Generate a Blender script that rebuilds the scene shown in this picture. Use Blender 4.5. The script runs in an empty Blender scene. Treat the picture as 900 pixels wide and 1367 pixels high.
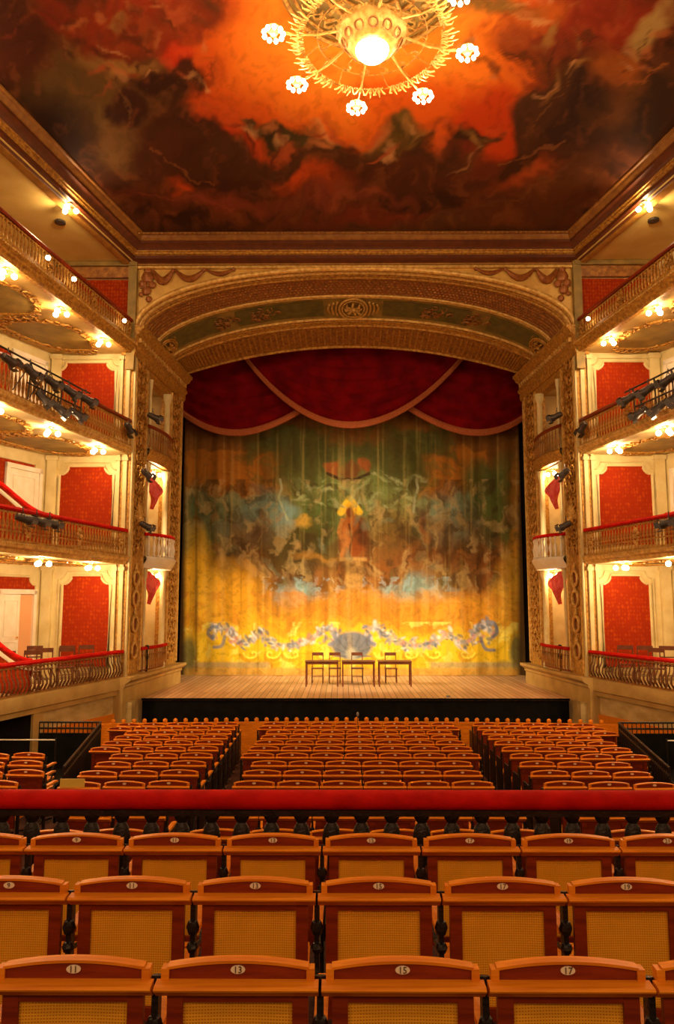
import bpy, bmesh, math, random
import numpy as np
from mathutils import Vector, Matrix
random.seed(7)
SC = bpy.context.scene
COL = SC.collection
PI = math.pi

# ------------------------------------------------------------------ helpers
class MB:
    def __init__(s): s.v=[]; s.f=[]; s.m=[]
    def add(s, vs, fs, mi=0):
        o=len(s.v); s.v+= [tuple(p) for p in vs]
        for f in fs: s.f.append(tuple(i+o for i in f)); s.m.append(mi)
        return s
    def box(s, c, d, mi=0, rz=0, M=None):
        hx,hy,hz=d[0]/2,d[1]/2,d[2]/2
        vs=[Vector((x,y,z)) for x in(-hx,hx) for y in(-hy,hy) for z in(-hz,hz)]
        R=Matrix.Rotation(rz,3,'Z') if M is None else M
        vs=[R@v+Vector(c) for v in vs]
        return s.add(vs,[(0,1,3,2),(4,6,7,5),(0,4,5,1),(2,3,7,6),(0,2,6,4),(1,5,7,3)],mi)
    def tube(s, pts, r, n=6, mi=0, closed=False, cap=True):
        pts=[Vector(p) for p in pts]; N=len(pts)
        rr=r if isinstance(r,(list,tuple)) else [r]*N
        rings=[]; up=None
        for i,p in enumerate(pts):
            a=pts[(i-1)%N] if (closed or i>0) else p
            b=pts[(i+1)%N] if (closed or i<N-1) else p
            t=(b-a).normalized()
            if up is None:
                up=Vector((0,0,1)) if abs(t.z)<.9 else Vector((1,0,0))
            u=(up-t*up.dot(t))
            if u.length<1e-5: u=Vector((1,0,0))-t*t.x
            u.normalize(); w=t.cross(u); up=u
            rings.append([p+(u*math.cos(2*PI*k/n)+w*math.sin(2*PI*k/n))*rr[i] for k in range(n)])
        vs=[q for g in rings for q in g]; fs=[]
        for i in range(N if closed else N-1):
            j=(i+1)%N
            for k in range(n): fs.append((i*n+k,i*n+(k+1)%n,j*n+(k+1)%n,j*n+k))
        if not closed and cap: fs.append(tuple(range(n))[::-1]); fs.append(tuple((N-1)*n+k for k in range(n)))
        return s.add(vs,fs,mi)
    def lathe(s, prof, c=(0,0,0), n=12, mi=0, M=None, sx=1, sy=1):
        vs=[];fs=[]
        for r,z in prof:
            for k in range(n):
                a=2*PI*k/n; v=Vector((r*math.cos(a)*sx,r*math.sin(a)*sy,z))
                if M is not None: v=M@v
                vs.append(v+Vector(c))
        for i in range(len(prof)-1):
            for k in range(n): fs.append((i*n+k,i*n+(k+1)%n,(i+1)*n+(k+1)%n,(i+1)*n+k))
        if prof[0][0]>1e-4: fs.append(tuple(range(n))[::-1])
        if prof[-1][0]>1e-4: fs.append(tuple((len(prof)-1)*n+k for k in range(n)))
        return s.add(vs,fs,mi)
    def ball(s, c, r, n=10, mi=0, sc=(1,1,1), M=None):
        m=max(4,n//2); prof=[(max(1e-5,r*math.sin(PI*i/m)),-r*math.cos(PI*i/m)*sc[2]) for i in range(m+1)]
        return s.lathe(prof,c,n,mi,M,sc[0],sc[1])
    def prism(s, poly, vec, mi=0):
        n=len(poly); a=[Vector(p) for p in poly]; b=[p+Vector(vec) for p in a]
        fs=[tuple(range(n)),tuple(range(2*n-1,n-1,-1))]+[(i,(i+1)%n,n+(i+1)%n,n+i) for i in range(n)]
        return s.add(a+b,fs,mi)
    def grid(s, rows, mi=0, flip=False):
        nr=len(rows); nc=len(rows[0]); fs=[]
        for i in range(nr-1):
            for j in range(nc-1):
                q=(i*nc+j,i*nc+j+1,(i+1)*nc+j+1,(i+1)*nc+j)
                fs.append(q[::-1] if flip else q)
        return s.add([p for r in rows for p in r],fs,mi)
    def sweep(s, path, prof, mi=0, closed=False, side=1):
        # path: xyz points in plan; prof: closed polygon of (out, up); out = left normal * side
        P=[Vector(p) for p in path]; N=len(P); rings=[]
        for i in range(N):
            a=P[i-1] if (i>0 or closed) else None; b=P[(i+1)%N] if (i<N-1 or closed) else None
            d1=(P[i]-a) if a is not None else (b-P[i]); d2=(b-P[i]) if b is not None else d1
            d1=Vector((d1.x,d1.y)).normalized(); d2=Vector((d2.x,d2.y)).normalized()
            n1=Vector((-d1.y,d1.x)); n2=Vector((-d2.y,d2.x)); m=(n1+n2).normalized(); sc=1/max(.3,m.dot(n1))
            rings.append([Vector((P[i].x+m.x*sc*u*side,P[i].y+m.y*sc*u*side,P[i].z+v)) for u,v in prof])
        k=len(prof); vs=[q for r in rings for q in r]; fs=[]
        for i in range(N if closed else N-1):
            j=(i+1)%N
            for t in range(k): fs.append((i*k+t,i*k+(t+1)%k,j*k+(t+1)%k,j*k+t))
        if not closed: fs.append(tuple(range(k))); fs.append(tuple((N-1)*k+t for t in range(k))[::-1])
        return s.add(vs,fs,mi)
    def build(s, name, mats, parent=None, smooth=True, recalc=True, loc=None):
        me=bpy.data.meshes.new(name)
        me.from_pydata([tuple(v) for v in s.v],[],s.f)
        mats=mats if isinstance(mats,(list,tuple)) else [mats]
        for m in mats: me.materials.append(m)
        me.polygons.foreach_set('material_index',s.m)
        if recalc:
            bm=bmesh.new(); bm.from_mesh(me); bmesh.ops.recalc_face_normals(bm,faces=bm.faces); bm.to_mesh(me); bm.free()
        if smooth:
            me.polygons.foreach_set('use_smooth',[True]*len(me.polygons))
            try: me.set_sharp_from_angle(angle=math.radians(38))
            except Exception: pass
        o=bpy.data.objects.new(name,me); COL.objects.link(o)
        if parent is not None: o.parent=parent
        if loc is not None: o.location=loc
        return o

def tag(o,label,cat,group=None):
    o['label']=label; o['category']=cat
    if group: o['group']=group
    return o
def struct(o): o['kind']='structure'; return o
def empty(name,loc=(0,0,0),rz=0,label=None,cat=None,group=None):
    o=bpy.data.objects.new(name,None); COL.objects.link(o); o.location=loc; o.rotation_euler=(0,0,rz)
    o.empty_display_size=.1
    if label: tag(o,label,cat,group)
    return o
KIDS={}
def copy_tree(o,parent=None,kids=None):
    c=o.copy(); COL.objects.link(c)
    if parent is not None: c.parent=parent
    for ch in (kids[o.name] if kids else o.children):
        copy_tree(ch,c,kids)
    return c
def kidmap(o,d=None):
    d={} if d is None else d
    d[o.name]=list(o.children)
    for c in o.children: kidmap(c,d)
    return d

# ------------------------------------------------------------------ materials
def new_mat(name):
    m=bpy.data.materials.new(name); m.use_nodes=True; nt=m.node_tree; b=nt.nodes['Principled BSDF']; return m,nt,b
def mat(name,c1,c2=None,rough=.5,scale=8,metal=0,bump=0,bscale=None,detail=4,stretch=(1,1,1),spec=.5,coat=0,kind='noise',sheen=0,lo=.35,hi=.65):
    m,nt,b=new_mat(name); N=nt.nodes; L=nt.links
    b.inputs['Roughness'].default_value=rough; b.inputs['Metallic'].default_value=metal
    b.inputs['Specular IOR Level'].default_value=spec; b.inputs['Coat Weight'].default_value=coat
    if sheen: b.inputs['Sheen Weight'].default_value=sheen
    b.inputs['Base Color'].default_value=(*c1,1)
    tc=N.new('ShaderNodeTexCoord'); mp=N.new('ShaderNodeMapping'); mp.inputs['Scale'].default_value=stretch
    L.new(tc.outputs['Object'],mp.inputs['Vector'])
    if c2 is not None:
        if kind=='noise':
            t=N.new('ShaderNodeTexNoise'); t.inputs['Scale'].default_value=scale; t.inputs['Detail'].default_value=detail; out=t.outputs['Fac']
        elif kind=='voronoi':
            t=N.new('ShaderNodeTexVoronoi'); t.inputs['Scale'].default_value=scale; out=t.outputs['Distance']
        L.new(mp.outputs['Vector'],t.inputs['Vector'])
        r=N.new('ShaderNodeValToRGB'); r.color_ramp.elements[0].position=lo; r.color_ramp.elements[1].position=hi
        r.color_ramp.elements[0].color=(*c1,1); r.color_ramp.elements[1].color=(*c2,1)
        L.new(out,r.inputs['Fac']); L.new(r.outputs['Color'],b.inputs['Base Color'])
    if bump:
        t2=N.new('ShaderNodeTexNoise'); t2.inputs['Scale'].default_value=bscale or scale*3; t2.inputs['Detail'].default_value=5
        L.new(mp.outputs['Vector'],t2.inputs['Vector'])
        bp=N.new('ShaderNodeBump'); bp.inputs['Strength'].default_value=bump; bp.inputs['Distance'].default_value=.03
        L.new(t2.outputs['Fac'],bp.inputs['Height']); L.new(bp.outputs['Normal'],b.inputs['Normal'])
    return m
def emis(name,col,st):
    m,nt,b=new_mat(name); b.inputs['Base Color'].default_value=(1,.95,.85,1); b.inputs['Emission Color'].default_value=(*col,1); b.inputs['Emission Strength'].default_value=st; b.inputs['Roughness'].default_value=.3; return m
def vcol(name,rough=.8,bump=.0):
    m,nt,b=new_mat(name); a=nt.nodes.new('ShaderNodeAttribute'); a.attribute_name='paint'
    nt.links.new(a.outputs['Color'],b.inputs['Base Color']); b.inputs['Roughness'].default_value=rough; b.inputs['Specular IOR Level'].default_value=.15
    n=nt.nodes.new('ShaderNodeTexNoise'); n.inputs['Scale'].default_value=60
    bp=nt.nodes.new('ShaderNodeBump'); bp.inputs['Strength'].default_value=.15; bp.inputs['Distance'].default_value=.01
    nt.links.new(n.outputs['Fac'],bp.inputs['Height']); nt.links.new(bp.outputs['Normal'],b.inputs['Normal'])
    return m
M={}
M['gold']=mat('gilded_plaster',(.62,.33,.055),(.30,.12,.02),.45,14,.25,.3,40,spec=.4)
M['goldlight']=mat('pale_gilding',(.80,.52,.16),(.52,.27,.05),.4,10,.25,.3,40)
M['golddark']=mat('aged_gilding',(.46,.20,.035),(.22,.08,.016),.45,9,.15,.6,26)
M['lattice']=mat('red_gold_lattice',(.40,.155,.032),(.27,.075,.015),.5,22,.1,.5,30)
M['olive']=mat('olive_green_paint',(.15,.115,.022),(.09,.075,.015),.6,5,0,.1)
M['olivegold']=mat('olive_gold_plaster',(.34,.22,.045),(.20,.13,.03),.55,3,.05,.2,18)
M['cream']=mat('cream_plaster',(.74,.62,.31),(.64,.50,.22),.5,3,0,.1,20)
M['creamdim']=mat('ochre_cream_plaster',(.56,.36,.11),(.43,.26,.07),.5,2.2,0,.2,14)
M['soffit']=mat('gallery_ceiling_plaster',(.78,.60,.20),(.70,.50,.14),.7,1.5,0,.05)
M['white']=mat('white_paint',(.85,.78,.66),(.78,.68,.52),.4,4,0,.05)
M['stone']=mat('veined_marble',(.62,.46,.20),(.42,.28,.09),.35,2.2,0,.05,12,detail=8,stretch=(1,1,2.4))
M['velvet']=mat('red_velvet',(.36,.006,.006),(.24,.002,.003),.8,5,0,.25,60,spec=.1)
M['velvetrail']=mat('crimson_velvet_rail',(.56,.006,.002),(.40,.003,.001),.8,6,0,.15,90,spec=.12)
M['valance']=mat('burgundy_velvet',(.20,.002,.004),(.11,.001,.002),.85,2,0,.15,30,spec=.08)
M['fringe']=mat('salmon_fringe',(.46,.13,.05),(.34,.08,.025),.8,30,0,.6,60,spec=.1)
M['pinkcloth']=mat('rose_red_cloth',(.85,.17,.15),(.70,.08,.08),.8,7,0,.3,20,spec=.15)
M['wood']=mat('honey_wood',(.80,.25,.010),(.62,.16,.006),.42,4,0,.06,20,stretch=(1,14,14),spec=.18)
M['dark_and_shaded_wood']=mat('russet_and_shaded_wood',(.26,.028,.003),(.15,.014,.002),.4,5,0,.06,25,stretch=(1,8,8),spec=.3)  # dark red handrails; on seats, a darker copy painting the backs' shade
M['tablewood']=mat('table_wood',(.17,.045,.014),(.11,.03,.01),.35,5,0,.05,25)
M['iron']=mat('black_cast_iron',(.012,.009,.008),(.03,.016,.01),.38,12,.5,.3,50)
M['black']=mat('matt_black_cloth',(.004,.0035,.003),(.008,.007,.006),.9,4,0,.1,30,spec=.08)
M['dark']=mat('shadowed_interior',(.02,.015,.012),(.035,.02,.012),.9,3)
M['brass']=mat('brass',(.75,.45,.14),None,.25,5,1)
M['badge']=mat('enamel_badge',(.82,.62,.42),None,.3,5)
M['ink']=mat('dark_numerals',(.08,.03,.01),None,.5,5)
M['carpet']=mat('russet_carpet',(.09,.020,.006),(.06,.013,.004),.9,30,0,.3,90)
M['glass']=emis('lit_opal_globe',(1,.80,.48),9)
M['bowlglass']=emis('lit_opal_bowl',(1,.86,.6),6)
M['metal']=mat('dark_lamp_housing',(.035,.028,.024),(.08,.06,.05),.4,10,.4,.2)
M['lens']=mat('lamp_lens',(.5,.5,.5),None,.08,5,.6)
M['card']=mat('yellow_card',(.85,.55,.08),None,.6,5)
# damask
def damask():
    m,nt,b=new_mat('red_damask'); N=nt.nodes; L=nt.links; b.inputs['Roughness'].default_value=.8; b.inputs['Specular IOR Level'].default_value=.12
    tc=N.new('ShaderNodeTexCoord'); mp=N.new('ShaderNodeMapping'); mp.inputs['Scale'].default_value=(1,1,.75); L.new(tc.outputs['Object'],mp.inputs['Vector'])
    v=N.new('ShaderNodeTexVoronoi'); v.inputs['Scale'].default_value=13; v.inputs['Randomness'].default_value=.35; L.new(mp.outputs['Vector'],v.inputs['Vector'])
    n=N.new('ShaderNodeTexNoise'); n.inputs['Scale'].default_value=11; n.inputs['Detail'].default_value=3; L.new(mp.outputs['Vector'],n.inputs['Vector'])
    mx=N.new('ShaderNodeMath'); mx.operation='ADD'; L.new(v.outputs['Distance'],mx.inputs[0]); L.new(n.outputs['Fac'],mx.inputs[1])
    r=N.new('ShaderNodeValToRGB'); e=r.color_ramp.elements; e[0].position=.55; e[1].position=1.05; e[0].color=(.44,.064,.003,1); e[1].color=(.29,.022,.002,1)
    L.new(mx.outputs[0],r.inputs['Fac']); L.new(r.outputs['Color'],b.inputs['Base Color']); return m
M['damask']=damask()
def cane():
    m,nt,b=new_mat('woven_cane'); N=nt.nodes; L=nt.links; b.inputs['Roughness'].default_value=.6; b.inputs['Specular IOR Level'].default_value=.15
    tc=N.new('ShaderNodeTexCoord')
    w1=N.new('ShaderNodeTexWave'); w1.wave_type='BANDS'; w1.bands_direction='X'; w1.inputs['Scale'].default_value=32; w1.inputs['Distortion'].default_value=.6; w1.inputs['Detail'].default_value=1
    w2=N.new('ShaderNodeTexWave'); w2.wave_type='BANDS'; w2.bands_direction='Z'; w2.inputs['Scale'].default_value=32; w2.inputs['Distortion'].default_value=.6
    L.new(tc.outputs['Object'],w1.inputs['Vector']); L.new(tc.outputs['Object'],w2.inputs['Vector'])
    mu=N.new('ShaderNodeMath'); mu.operation='MAXIMUM'; L.new(w1.outputs['Fac'],mu.inputs[0]); L.new(w2.outputs['Fac'],mu.inputs[1])
    r=N.new('ShaderNodeValToRGB'); e=r.color_ramp.elements; e[0].position=.35; e[1].position=.8; e[0].color=(.66,.18,.004,1); e[1].color=(.95,.33,.008,1)
    L.new(mu.outputs[0],r.inputs['Fac'])
    n=N.new('ShaderNodeTexNoise'); n.inputs['Scale'].default_value=6; L.new(tc.outputs['Object'],n.inputs['Vector'])
    mm=N.new('ShaderNodeMix'); mm.data_type='RGBA'; mm.blend_type='MULTIPLY'; mm.inputs[0].default_value=.3
    L.new(r.outputs['Color'],mm.inputs[6]); L.new(n.outputs['Fac'],mm.inputs[7]); 
    gn=N.new('ShaderNodeGamma'); gn.inputs['Gamma'].default_value=.8; L.new(mm.outputs[2],gn.inputs['Color']); L.new(gn.outputs['Color'],b.inputs['Base Color'])
    bp=N.new('ShaderNodeBump'); bp.inputs['Strength'].default_value=.5; bp.inputs['Distance'].default_value=.004; L.new(mu.outputs[0],bp.inputs['Height']); L.new(bp.outputs['Normal'],b.inputs['Normal'])
    return m
M['cane']=cane()
def planks():
    m,nt,b=new_mat('stage_planks'); N=nt.nodes; L=nt.links; b.inputs['Roughness'].default_value=.45
    tc=N.new('ShaderNodeTexCoord'); mp=N.new('ShaderNodeMapping'); mp.inputs['Rotation'].default_value=(0,0,PI/2); L.new(tc.outputs['Object'],mp.inputs['Vector'])
    br=N.new('ShaderNodeTexBrick'); br.inputs['Scale'].default_value=1; br.inputs['Brick Width'].default_value=2.4; br.inputs['Row Height'].default_value=.16; br.inputs['Mortar Size'].default_value=.008
    br.inputs['Color1'].default_value=(.80,.50,.26,1); br.inputs['Color2'].default_value=(.62,.34,.16,1); br.inputs['Mortar'].default_value=(.12,.05,.02,1)
    L.new(mp.outputs['Vector'],br.inputs['Vector'])
    L.new(br.outputs['Color'],b.inputs['Base Color']); return m
M['planks']=planks()
M['paint_ceiling']=vcol('ceiling_fresco'); M['paint_curtain']=vcol('painted_canvas')

# ------------------------------------------------------------------ painting helpers (numpy)
def vnoise(x,y,seed):
    rs=np.random.RandomState(seed); T=rs.rand(64,64)
    xi=np.floor(x).astype(int); yi=np.floor(y).astype(int); fx=x-xi; fy=y-yi
    fx=fx*fx*(3-2*fx); fy=fy*fy*(3-2*fy)
    a=T[xi%64,yi%64]; b=T[(xi+1)%64,yi%64]; c=T[xi%64,(yi+1)%64]; d=T[(xi+1)%64,(yi+1)%64]
    return (a*(1-fx)+b*fx)*(1-fy)+(c*(1-fx)+d*fx)*fy
def fbm(x,y,seed,o=5):
    s=0;a=.5;t=0
    for i in range(o): s=s+a*vnoise(x*2**i+i*7.3,y*2**i+i*3.1,seed+i); t+=a; a*=.55
    return s/t
def srgb(c): 
    c=np.array(c)/255.; return np.where(c<.04045,c/12.92,((c+.055)/1.055)**2.4)
class Paint:
    def __init__(s,X,Y,base,warp=14,wf=1/38.,seed=3):
        s.X=X+warp*2*(fbm(X*wf,Y*wf,seed)-.5)*1.6; s.Y=Y+warp*2*(fbm(X*wf+9,Y*wf+5,seed+20)-.5)*1.6
        s.rx=X; s.ry=Y
        s.C=np.zeros(X.shape+(3,))+srgb(base)
    def mix(s,a,col): a=np.clip(a,0,1)[...,None]; s.C=s.C*(1-a)+srgb(col)*a
    def ell(s,cx,cy,rx,ry,col,soft=.15,ang=0,op=1,raw=False):
        X=s.rx if raw else s.X; Y=s.ry if raw else s.Y
        c,sn=math.cos(ang),math.sin(ang); dx=X-cx; dy=Y-cy
        u=(dx*c+dy*sn)/rx; v=(-dx*sn+dy*c)/ry
        d=np.sqrt(u*u+v*v); s.mix(op*np.clip((1+soft-d)/(2*soft),0,1),col)
    def rect(s,x0,x1,y0,y1,col,soft=3,op=1,raw=False):
        X=s.rx if raw else s.X; Y=s.ry if raw else s.Y
        a=np.clip((X-x0)/soft+.5,0,1)*np.clip((x1-X)/soft+.5,0,1)*np.clip((Y-y0)/soft+.5,0,1)*np.clip((y1-Y)/soft+.5,0,1)
        s.mix(a*op,col)
    def line(s,pts,w,col,op=1,raw=True):
        X=s.rx if raw else s.X; Y=s.ry if raw else s.Y
        D=np.full(X.shape,1e9)
        for (x0,y0),(x1,y1) in zip(pts[:-1],pts[1:]):
            vx,vy=x1-x0,y1-y0; L=vx*vx+vy*vy+1e-9
            t=np.clip(((X-x0)*vx+(Y-y0)*vy)/L,0,1)
            D=np.minimum(D,np.hypot(X-x0-t*vx,Y-y0-t*vy))
        s.mix(op*np.clip((w-D)/max(1,w*.5)+.5,0,1),col)
    def speck(s,f,seed,lo,hi,col,op=1,mask=None,sx=1,sy=1):
        n=fbm(s.X*f*sx,s.Y*f*sy,seed); a=np.clip((n-lo)/(hi-lo),0,1)*op
        if mask is not None: a=a*mask
        s.mix(a,col)
def paint_obj(name,P3,C,mat,parent=None):
    nr,nc=P3.shape[:2]
    me=bpy.data.meshes.new(name); idx=np.arange(nr*nc).reshape(nr,nc)
    q=np.stack([idx[:-1,:-1],idx[:-1,1:],idx[1:,1:],idx[1:,:-1]],-1).reshape(-1,4)
    me.vertices.add(nr*nc); me.vertices.foreach_set('co',P3.reshape(-1).astype('f'))
    me.loops.add(q.size); me.loops.foreach_set('vertex_index',q.reshape(-1))
    me.polygons.add(len(q)); me.polygons.foreach_set('loop_start',np.arange(0,q.size,4)); me.polygons.foreach_set('loop_total',np.full(len(q),4))
    me.update(calc_edges=True); me.validate()
    at=me.color_attributes.new('paint','FLOAT_COLOR','POINT')
    at.data.foreach_set('color',np.concatenate([C.reshape(-1,3),np.ones((nr*nc,1))],1).reshape(-1).astype('f'))
    me.polygons.foreach_set('use_smooth',[True]*len(me.polygons))
    me.materials.append(mat)
    o=bpy.data.objects.new(name,me); COL.objects.link(o)
    if parent is not None: o.parent=parent
    return o
# where a point of a painted surface was read off the photograph
CAMP=(-.35,0,3.5); PITCH=math.atan(121.5/1000); YAW=math.atan(6.5/1000)
def photo_xy(P):
    x=P[...,0]-CAMP[0]; y=P[...,1]-CAMP[1]; z=P[...,2]-CAMP[2]
    x2=x*math.cos(YAW)+y*math.sin(YAW); y2=-x*math.sin(YAW)+y*math.cos(YAW)
    d=y2*math.cos(PITCH)+z*math.sin(PITCH); u=-y2*math.sin(PITCH)+z*math.cos(PITCH)
    return 450+1000*x2/d, 683.5-1000*u/d
P_TIER={1:36,2:30,3:24}; P_GAL=30; P_BOX=22; P_CH=24; P_SPOT=580; P_REAR=120; P_WORLD=.12
# ------------------------------------------------------------------ room shell
Y0=19.5; YE=7.5
TIER=[dict(rail=2.27,bot=1.36,k=.25,h=.90),dict(rail=5.39,bot=4.50,k=.21),dict(rail=8.32,bot=7.40,k=.19),dict(rail=11.05,bot=10.15,k=.165)]
CEIL=[4.50,7.40,10.15,12.70]; FLOORZ=[1.60,4.72,7.62,10.40]
def fx(i,y,off=0): return 6.0+TIER[i]['k']*(Y0-y)+off
def wallx(y): return 8.15+.4*(Y0-y)
SIDE={-1:'left',1:'right'}
def fpath(i,s,z,off=0,ya=Y0-.02,yb=YE,n=12):
    return [(s*fx(i,ya+(yb-ya)*t/n,off),ya+(yb-ya)*t/n,z) for t in range(n+1)]

# floors
def stall_z(y): return .42-.0615*(y-9.5)
m=MB(); m.grid([[(-14,5.3,stall_z(5.3)),(14,5.3,stall_z(5.3))],[(-14,17.6,stall_z(17.6)),(14,17.6,stall_z(17.6))],[(-14,20.3,stall_z(17.6)),(14,20.3,stall_z(17.6))]])
struct(m.build('floor',M['carpet'],smooth=False))
m=MB(); m.prism([(-9,-2.5,1.48),(-9,3.0,1.46),(-9,3.9,1.41),(-9,5.35,1.34),(-9,5.35,.3),(-9,-2.5,.3)],(18,0,0))
struct(m.build('floor_platform',M['carpet'],smooth=False))

# painted ceiling (trapezoid widening towards the hall)
ZC=13.3
def ceilx(y): return 5.66+.21*(18.9-y)
ny,nx=300,330
yy=np.linspace(18.9,3.5,ny); tt=np.linspace(-1,1,nx)
P=np.zeros((ny,nx,3)); 
for i,y in enumerate(yy): P[i,:,0]=tt*ceilx(y); P[i,:,1]=y; P[i,:,2]=ZC
PX,PY=photo_xy(P)
A=Paint(PX,PY,(66,26,8),warp=24,wf=1/60.,seed=5)
A.C=A.C*0+srgb((80,37,14))
A.speck(1/70.,11,.42,.62,(96,44,14),.8); A.speck(1/30.,13,.5,.68,(40,16,6),.8)
for e in [ # glowing sky
 (480,60,235,165,(176,58,8),.12,0),(330,70,110,120,(182,62,10),.2,0),(640,60,100,150,(172,52,6),.15,.1),(370,175,120,60,(176,60,10),.2,.5),
 (500,60,190,120,(206,92,14),.35,0),(500,50,150,95,(222,120,26),.45,0),(560,150,80,50,(196,76,10),.3,0),
 (640,170,45,60,(176,52,8),.2,.5),(245,228,24,20,(186,66,16),.3,.3),(320,200,28,30,(170,50,8),.3,0),(228,85,26,24,(190,44,10),.25,.2),
 (150,150,62,26,(128,88,34),.5,.6),(140,80,50,16,(150,100,40),.5,.3),(85,130,50,70,(92,62,22),.6,.4),(165,185,32,36,(118,78,34),.5,.2),
 (170,150,40,18,(60,24,8),.3,.6),(235,112,34,26,(64,24,6),.2,.2),(220,55,20,18,(120,24,10),.3,0),(250,185,46,30,(62,26,8),.2,.5),(200,128,34,16,(50,20,6),.25,.5),
 (215,210,40,34,(74,32,10),.3,0),(300,225,70,26,(60,24,8),.25,.2),(60,190,60,50,(40,16,6),.4,.6),(20,60,40,60,(70,26,8),.4,0),(110,230,70,30,(48,20,8),.4,.7),
 (130,40,70,22,(120,38,10),.4,.2),(240,30,70,30,(128,46,14),.5,-.3),(265,15,30,30,(84,36,12),.3,0),
 (300,262,60,10,(118,48,24),.6,.05),(170,262,60,9,(92,40,18),.6,.1),(470,262,70,9,(112,46,24),.6,0),(480,290,90,10,(104,38,16),.6,0),(600,300,120,12,(84,46,18),.6,-.1),
 (380,186,40,16,(58,42,14),.3,.1),(420,196,34,16,(66,46,16),.3,0),(330,178,20,6,(70,46,18),.3,.5),(365,180,14,14,(44,30,10),.3,0),
 (528,190,36,28,(70,48,14),.25,.2),(530,168,18,14,(92,62,20),.3,0),(500,200,26,14,(92,60,20),.4,0),(614,192,28,18,(46,28,8),.2,.2),(632,176,22,8,(60,36,14),.3,-.3),(604,210,30,14,(54,34,10),.3,0),
 (470,215,220,14,(70,34,12),.4,0),(560,232,120,20,(72,30,10),.4,0),(705,226,44,20,(156,62,18),.4,-.4),(740,250,120,20,(86,42,14),.5,-.5),
 (720,190,75,22,(62,28,8),.2,-.75),(760,130,55,60,(58,28,14),.2,.3),(720,140,40,66,(70,36,16),.2,.4),(800,150,40,60,(48,24,14),.3,.3),
 (830,95,34,34,(150,74,20),.5,.2),(850,140,50,26,(104,58,18),.5,-.6),(735,70,36,26,(76,40,10),.3,0),(742,55,60,30,(110,40,16),.4,.2),
 (800,25,90,34,(130,38,14),.5,.1),(700,15,56,22,(170,74,18),.4,0),(865,45,22,30,(160,120,60),.35,.8),(640,10,60,18,(120,76,26),.4,0),(880,150,40,60,(54,28,10),.4,0),(190,15,80,18,(140,40,12),.5,.1)]:
    cx,cy,rx,ry,c,so,an=e; A.ell(cx,cy,rx,ry,c,max(so,.14),an)
rr=random.Random(4)
# limbs, wings and drapery edges of the painted host
for i in range(170):
    side_=rr.random()<.5
    cx,cy=(rr.uniform(60,290),rr.uniform(-30,120)) if side_ else (rr.uniform(640,890),rr.uniform(-30,110))
    if i%4==0: cx,cy=rr.uniform(310,650),rr.uniform(172,206)
    A.ell(cx,cy,rr.uniform(5,19),rr.uniform(2,7),rr.choice([(176,96,44),(160,66,28),(60,24,8),(186,124,66),(120,34,12),(52,24,8),(140,92,38),(96,40,16)]),.5,rr.uniform(-1.3,1.3),rr.uniform(.45,.8))
for pts,c in [([(70,60),(120,85),(165,150),(180,200)],(112,70,28)),([(205,195),(240,215),(300,240)],(128,70,28)),([(660,215),(720,200),(770,190)],(128,74,34)),([(180,268),(240,255),(300,262),(330,270)],(128,56,28)),
    ([(725,170),(735,130),(760,110)],(110,66,26)),([(560,300),(620,285),(700,262),(770,210)],(92,50,20)),([(0,40),(60,20),(130,50)],(110,40,14)),([(820,120),(860,110),(900,90)],(156,84,26))]:
    A.line(pts,1.8,c,op=.6,raw=False)
A.speck(1/9.,31,.5,.72,(30,12,4),.22); A.speck(1/16.,37,.56,.76,(170,90,36),.16)
A.rect(-400,1300,300,400,(70,40,12),20,.45,raw=True)
A.C=np.clip(A.C/np.array([1,.86,.66])*np.array([1.2,1.2,1.2]),0,.9)
struct(paint_obj('ceiling',P,A.C,M['paint_ceiling']))

# ceiling cornice: mitred frame
zb=12.64
path=[(-ceilx(3.5),3.5,zb),(-ceilx(18.9),18.9,zb),(ceilx(18.9),18.9,zb),(ceilx(3.5),3.5,zb)]
# out = away from the ceiling centre (left normal of this path)
def band(u0,u1,v0,v1): return [(u0,v0),(u1,v0),(u1,v1),(u0,v1)]
cor=MB()
cor.sweep(path,[(-.04,.78),(-.04,.62),(.02,.60),(.04,.55),(.10,.50),(.12,.50),(.12,.78)],0)
cor.sweep(path,[(.12,.78),(.12,.44),(.20,.40),(.26,.30),(.26,.78)],1)
cor.sweep(path,[(.26,.6),(.26,.27),(.31,.27),(.31,.22),(.37,.20),(.37,.6)],2)
cor.sweep(path,[(.37,.6),(.37,.12),(.48,.08),(.52,.04),(.52,.6)],1)
cor.sweep(path,[(.52,.6),(.52,.0),(.60,-.03),(.66,-.03),(.66,.6)],3)
struct(cor.build('trim_1',[mat('bronze_cornice',(.34,.15,.03),(.24,.09,.02),.4,6,.1),mat('dark_red_cornice',(.13,.03,.008),(.09,.022,.006),.45,6,.05),M['gold'],mat('amber_cornice_edge',(.42,.20,.035),(.30,.13,.025),.4,6,.15)]))
# band of small leaf mouldings along the cornice
m=MB()
for i in range(95):
    x=-5.7+11.4*i/94; m.ball((x,18.72,zb+.555),.035,6,0,(1,1,.8))
lf=m.build('leaf_moulding',M['golddark']); 
for o in COL.objects:
    if o.name=='trim_1': lf.parent=o

# gallery ceilings outside the cornice (olive plaster)
for s in(-1,1):
    m=MB(); ys=[Y0,3.5]
    m.prism([(s*(ceilx(Y0)+.45),Y0,12.72),(s*(wallx(Y0)),Y0,12.72),(s*wallx(3.5),3.5,12.72),(s*(ceilx(3.5)+.45),3.5,12.72)],(0,0,.1))
    struct(m.build('ceiling_gallery_%s'%SIDE[s],M['soffit'],smooth=False))

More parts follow.
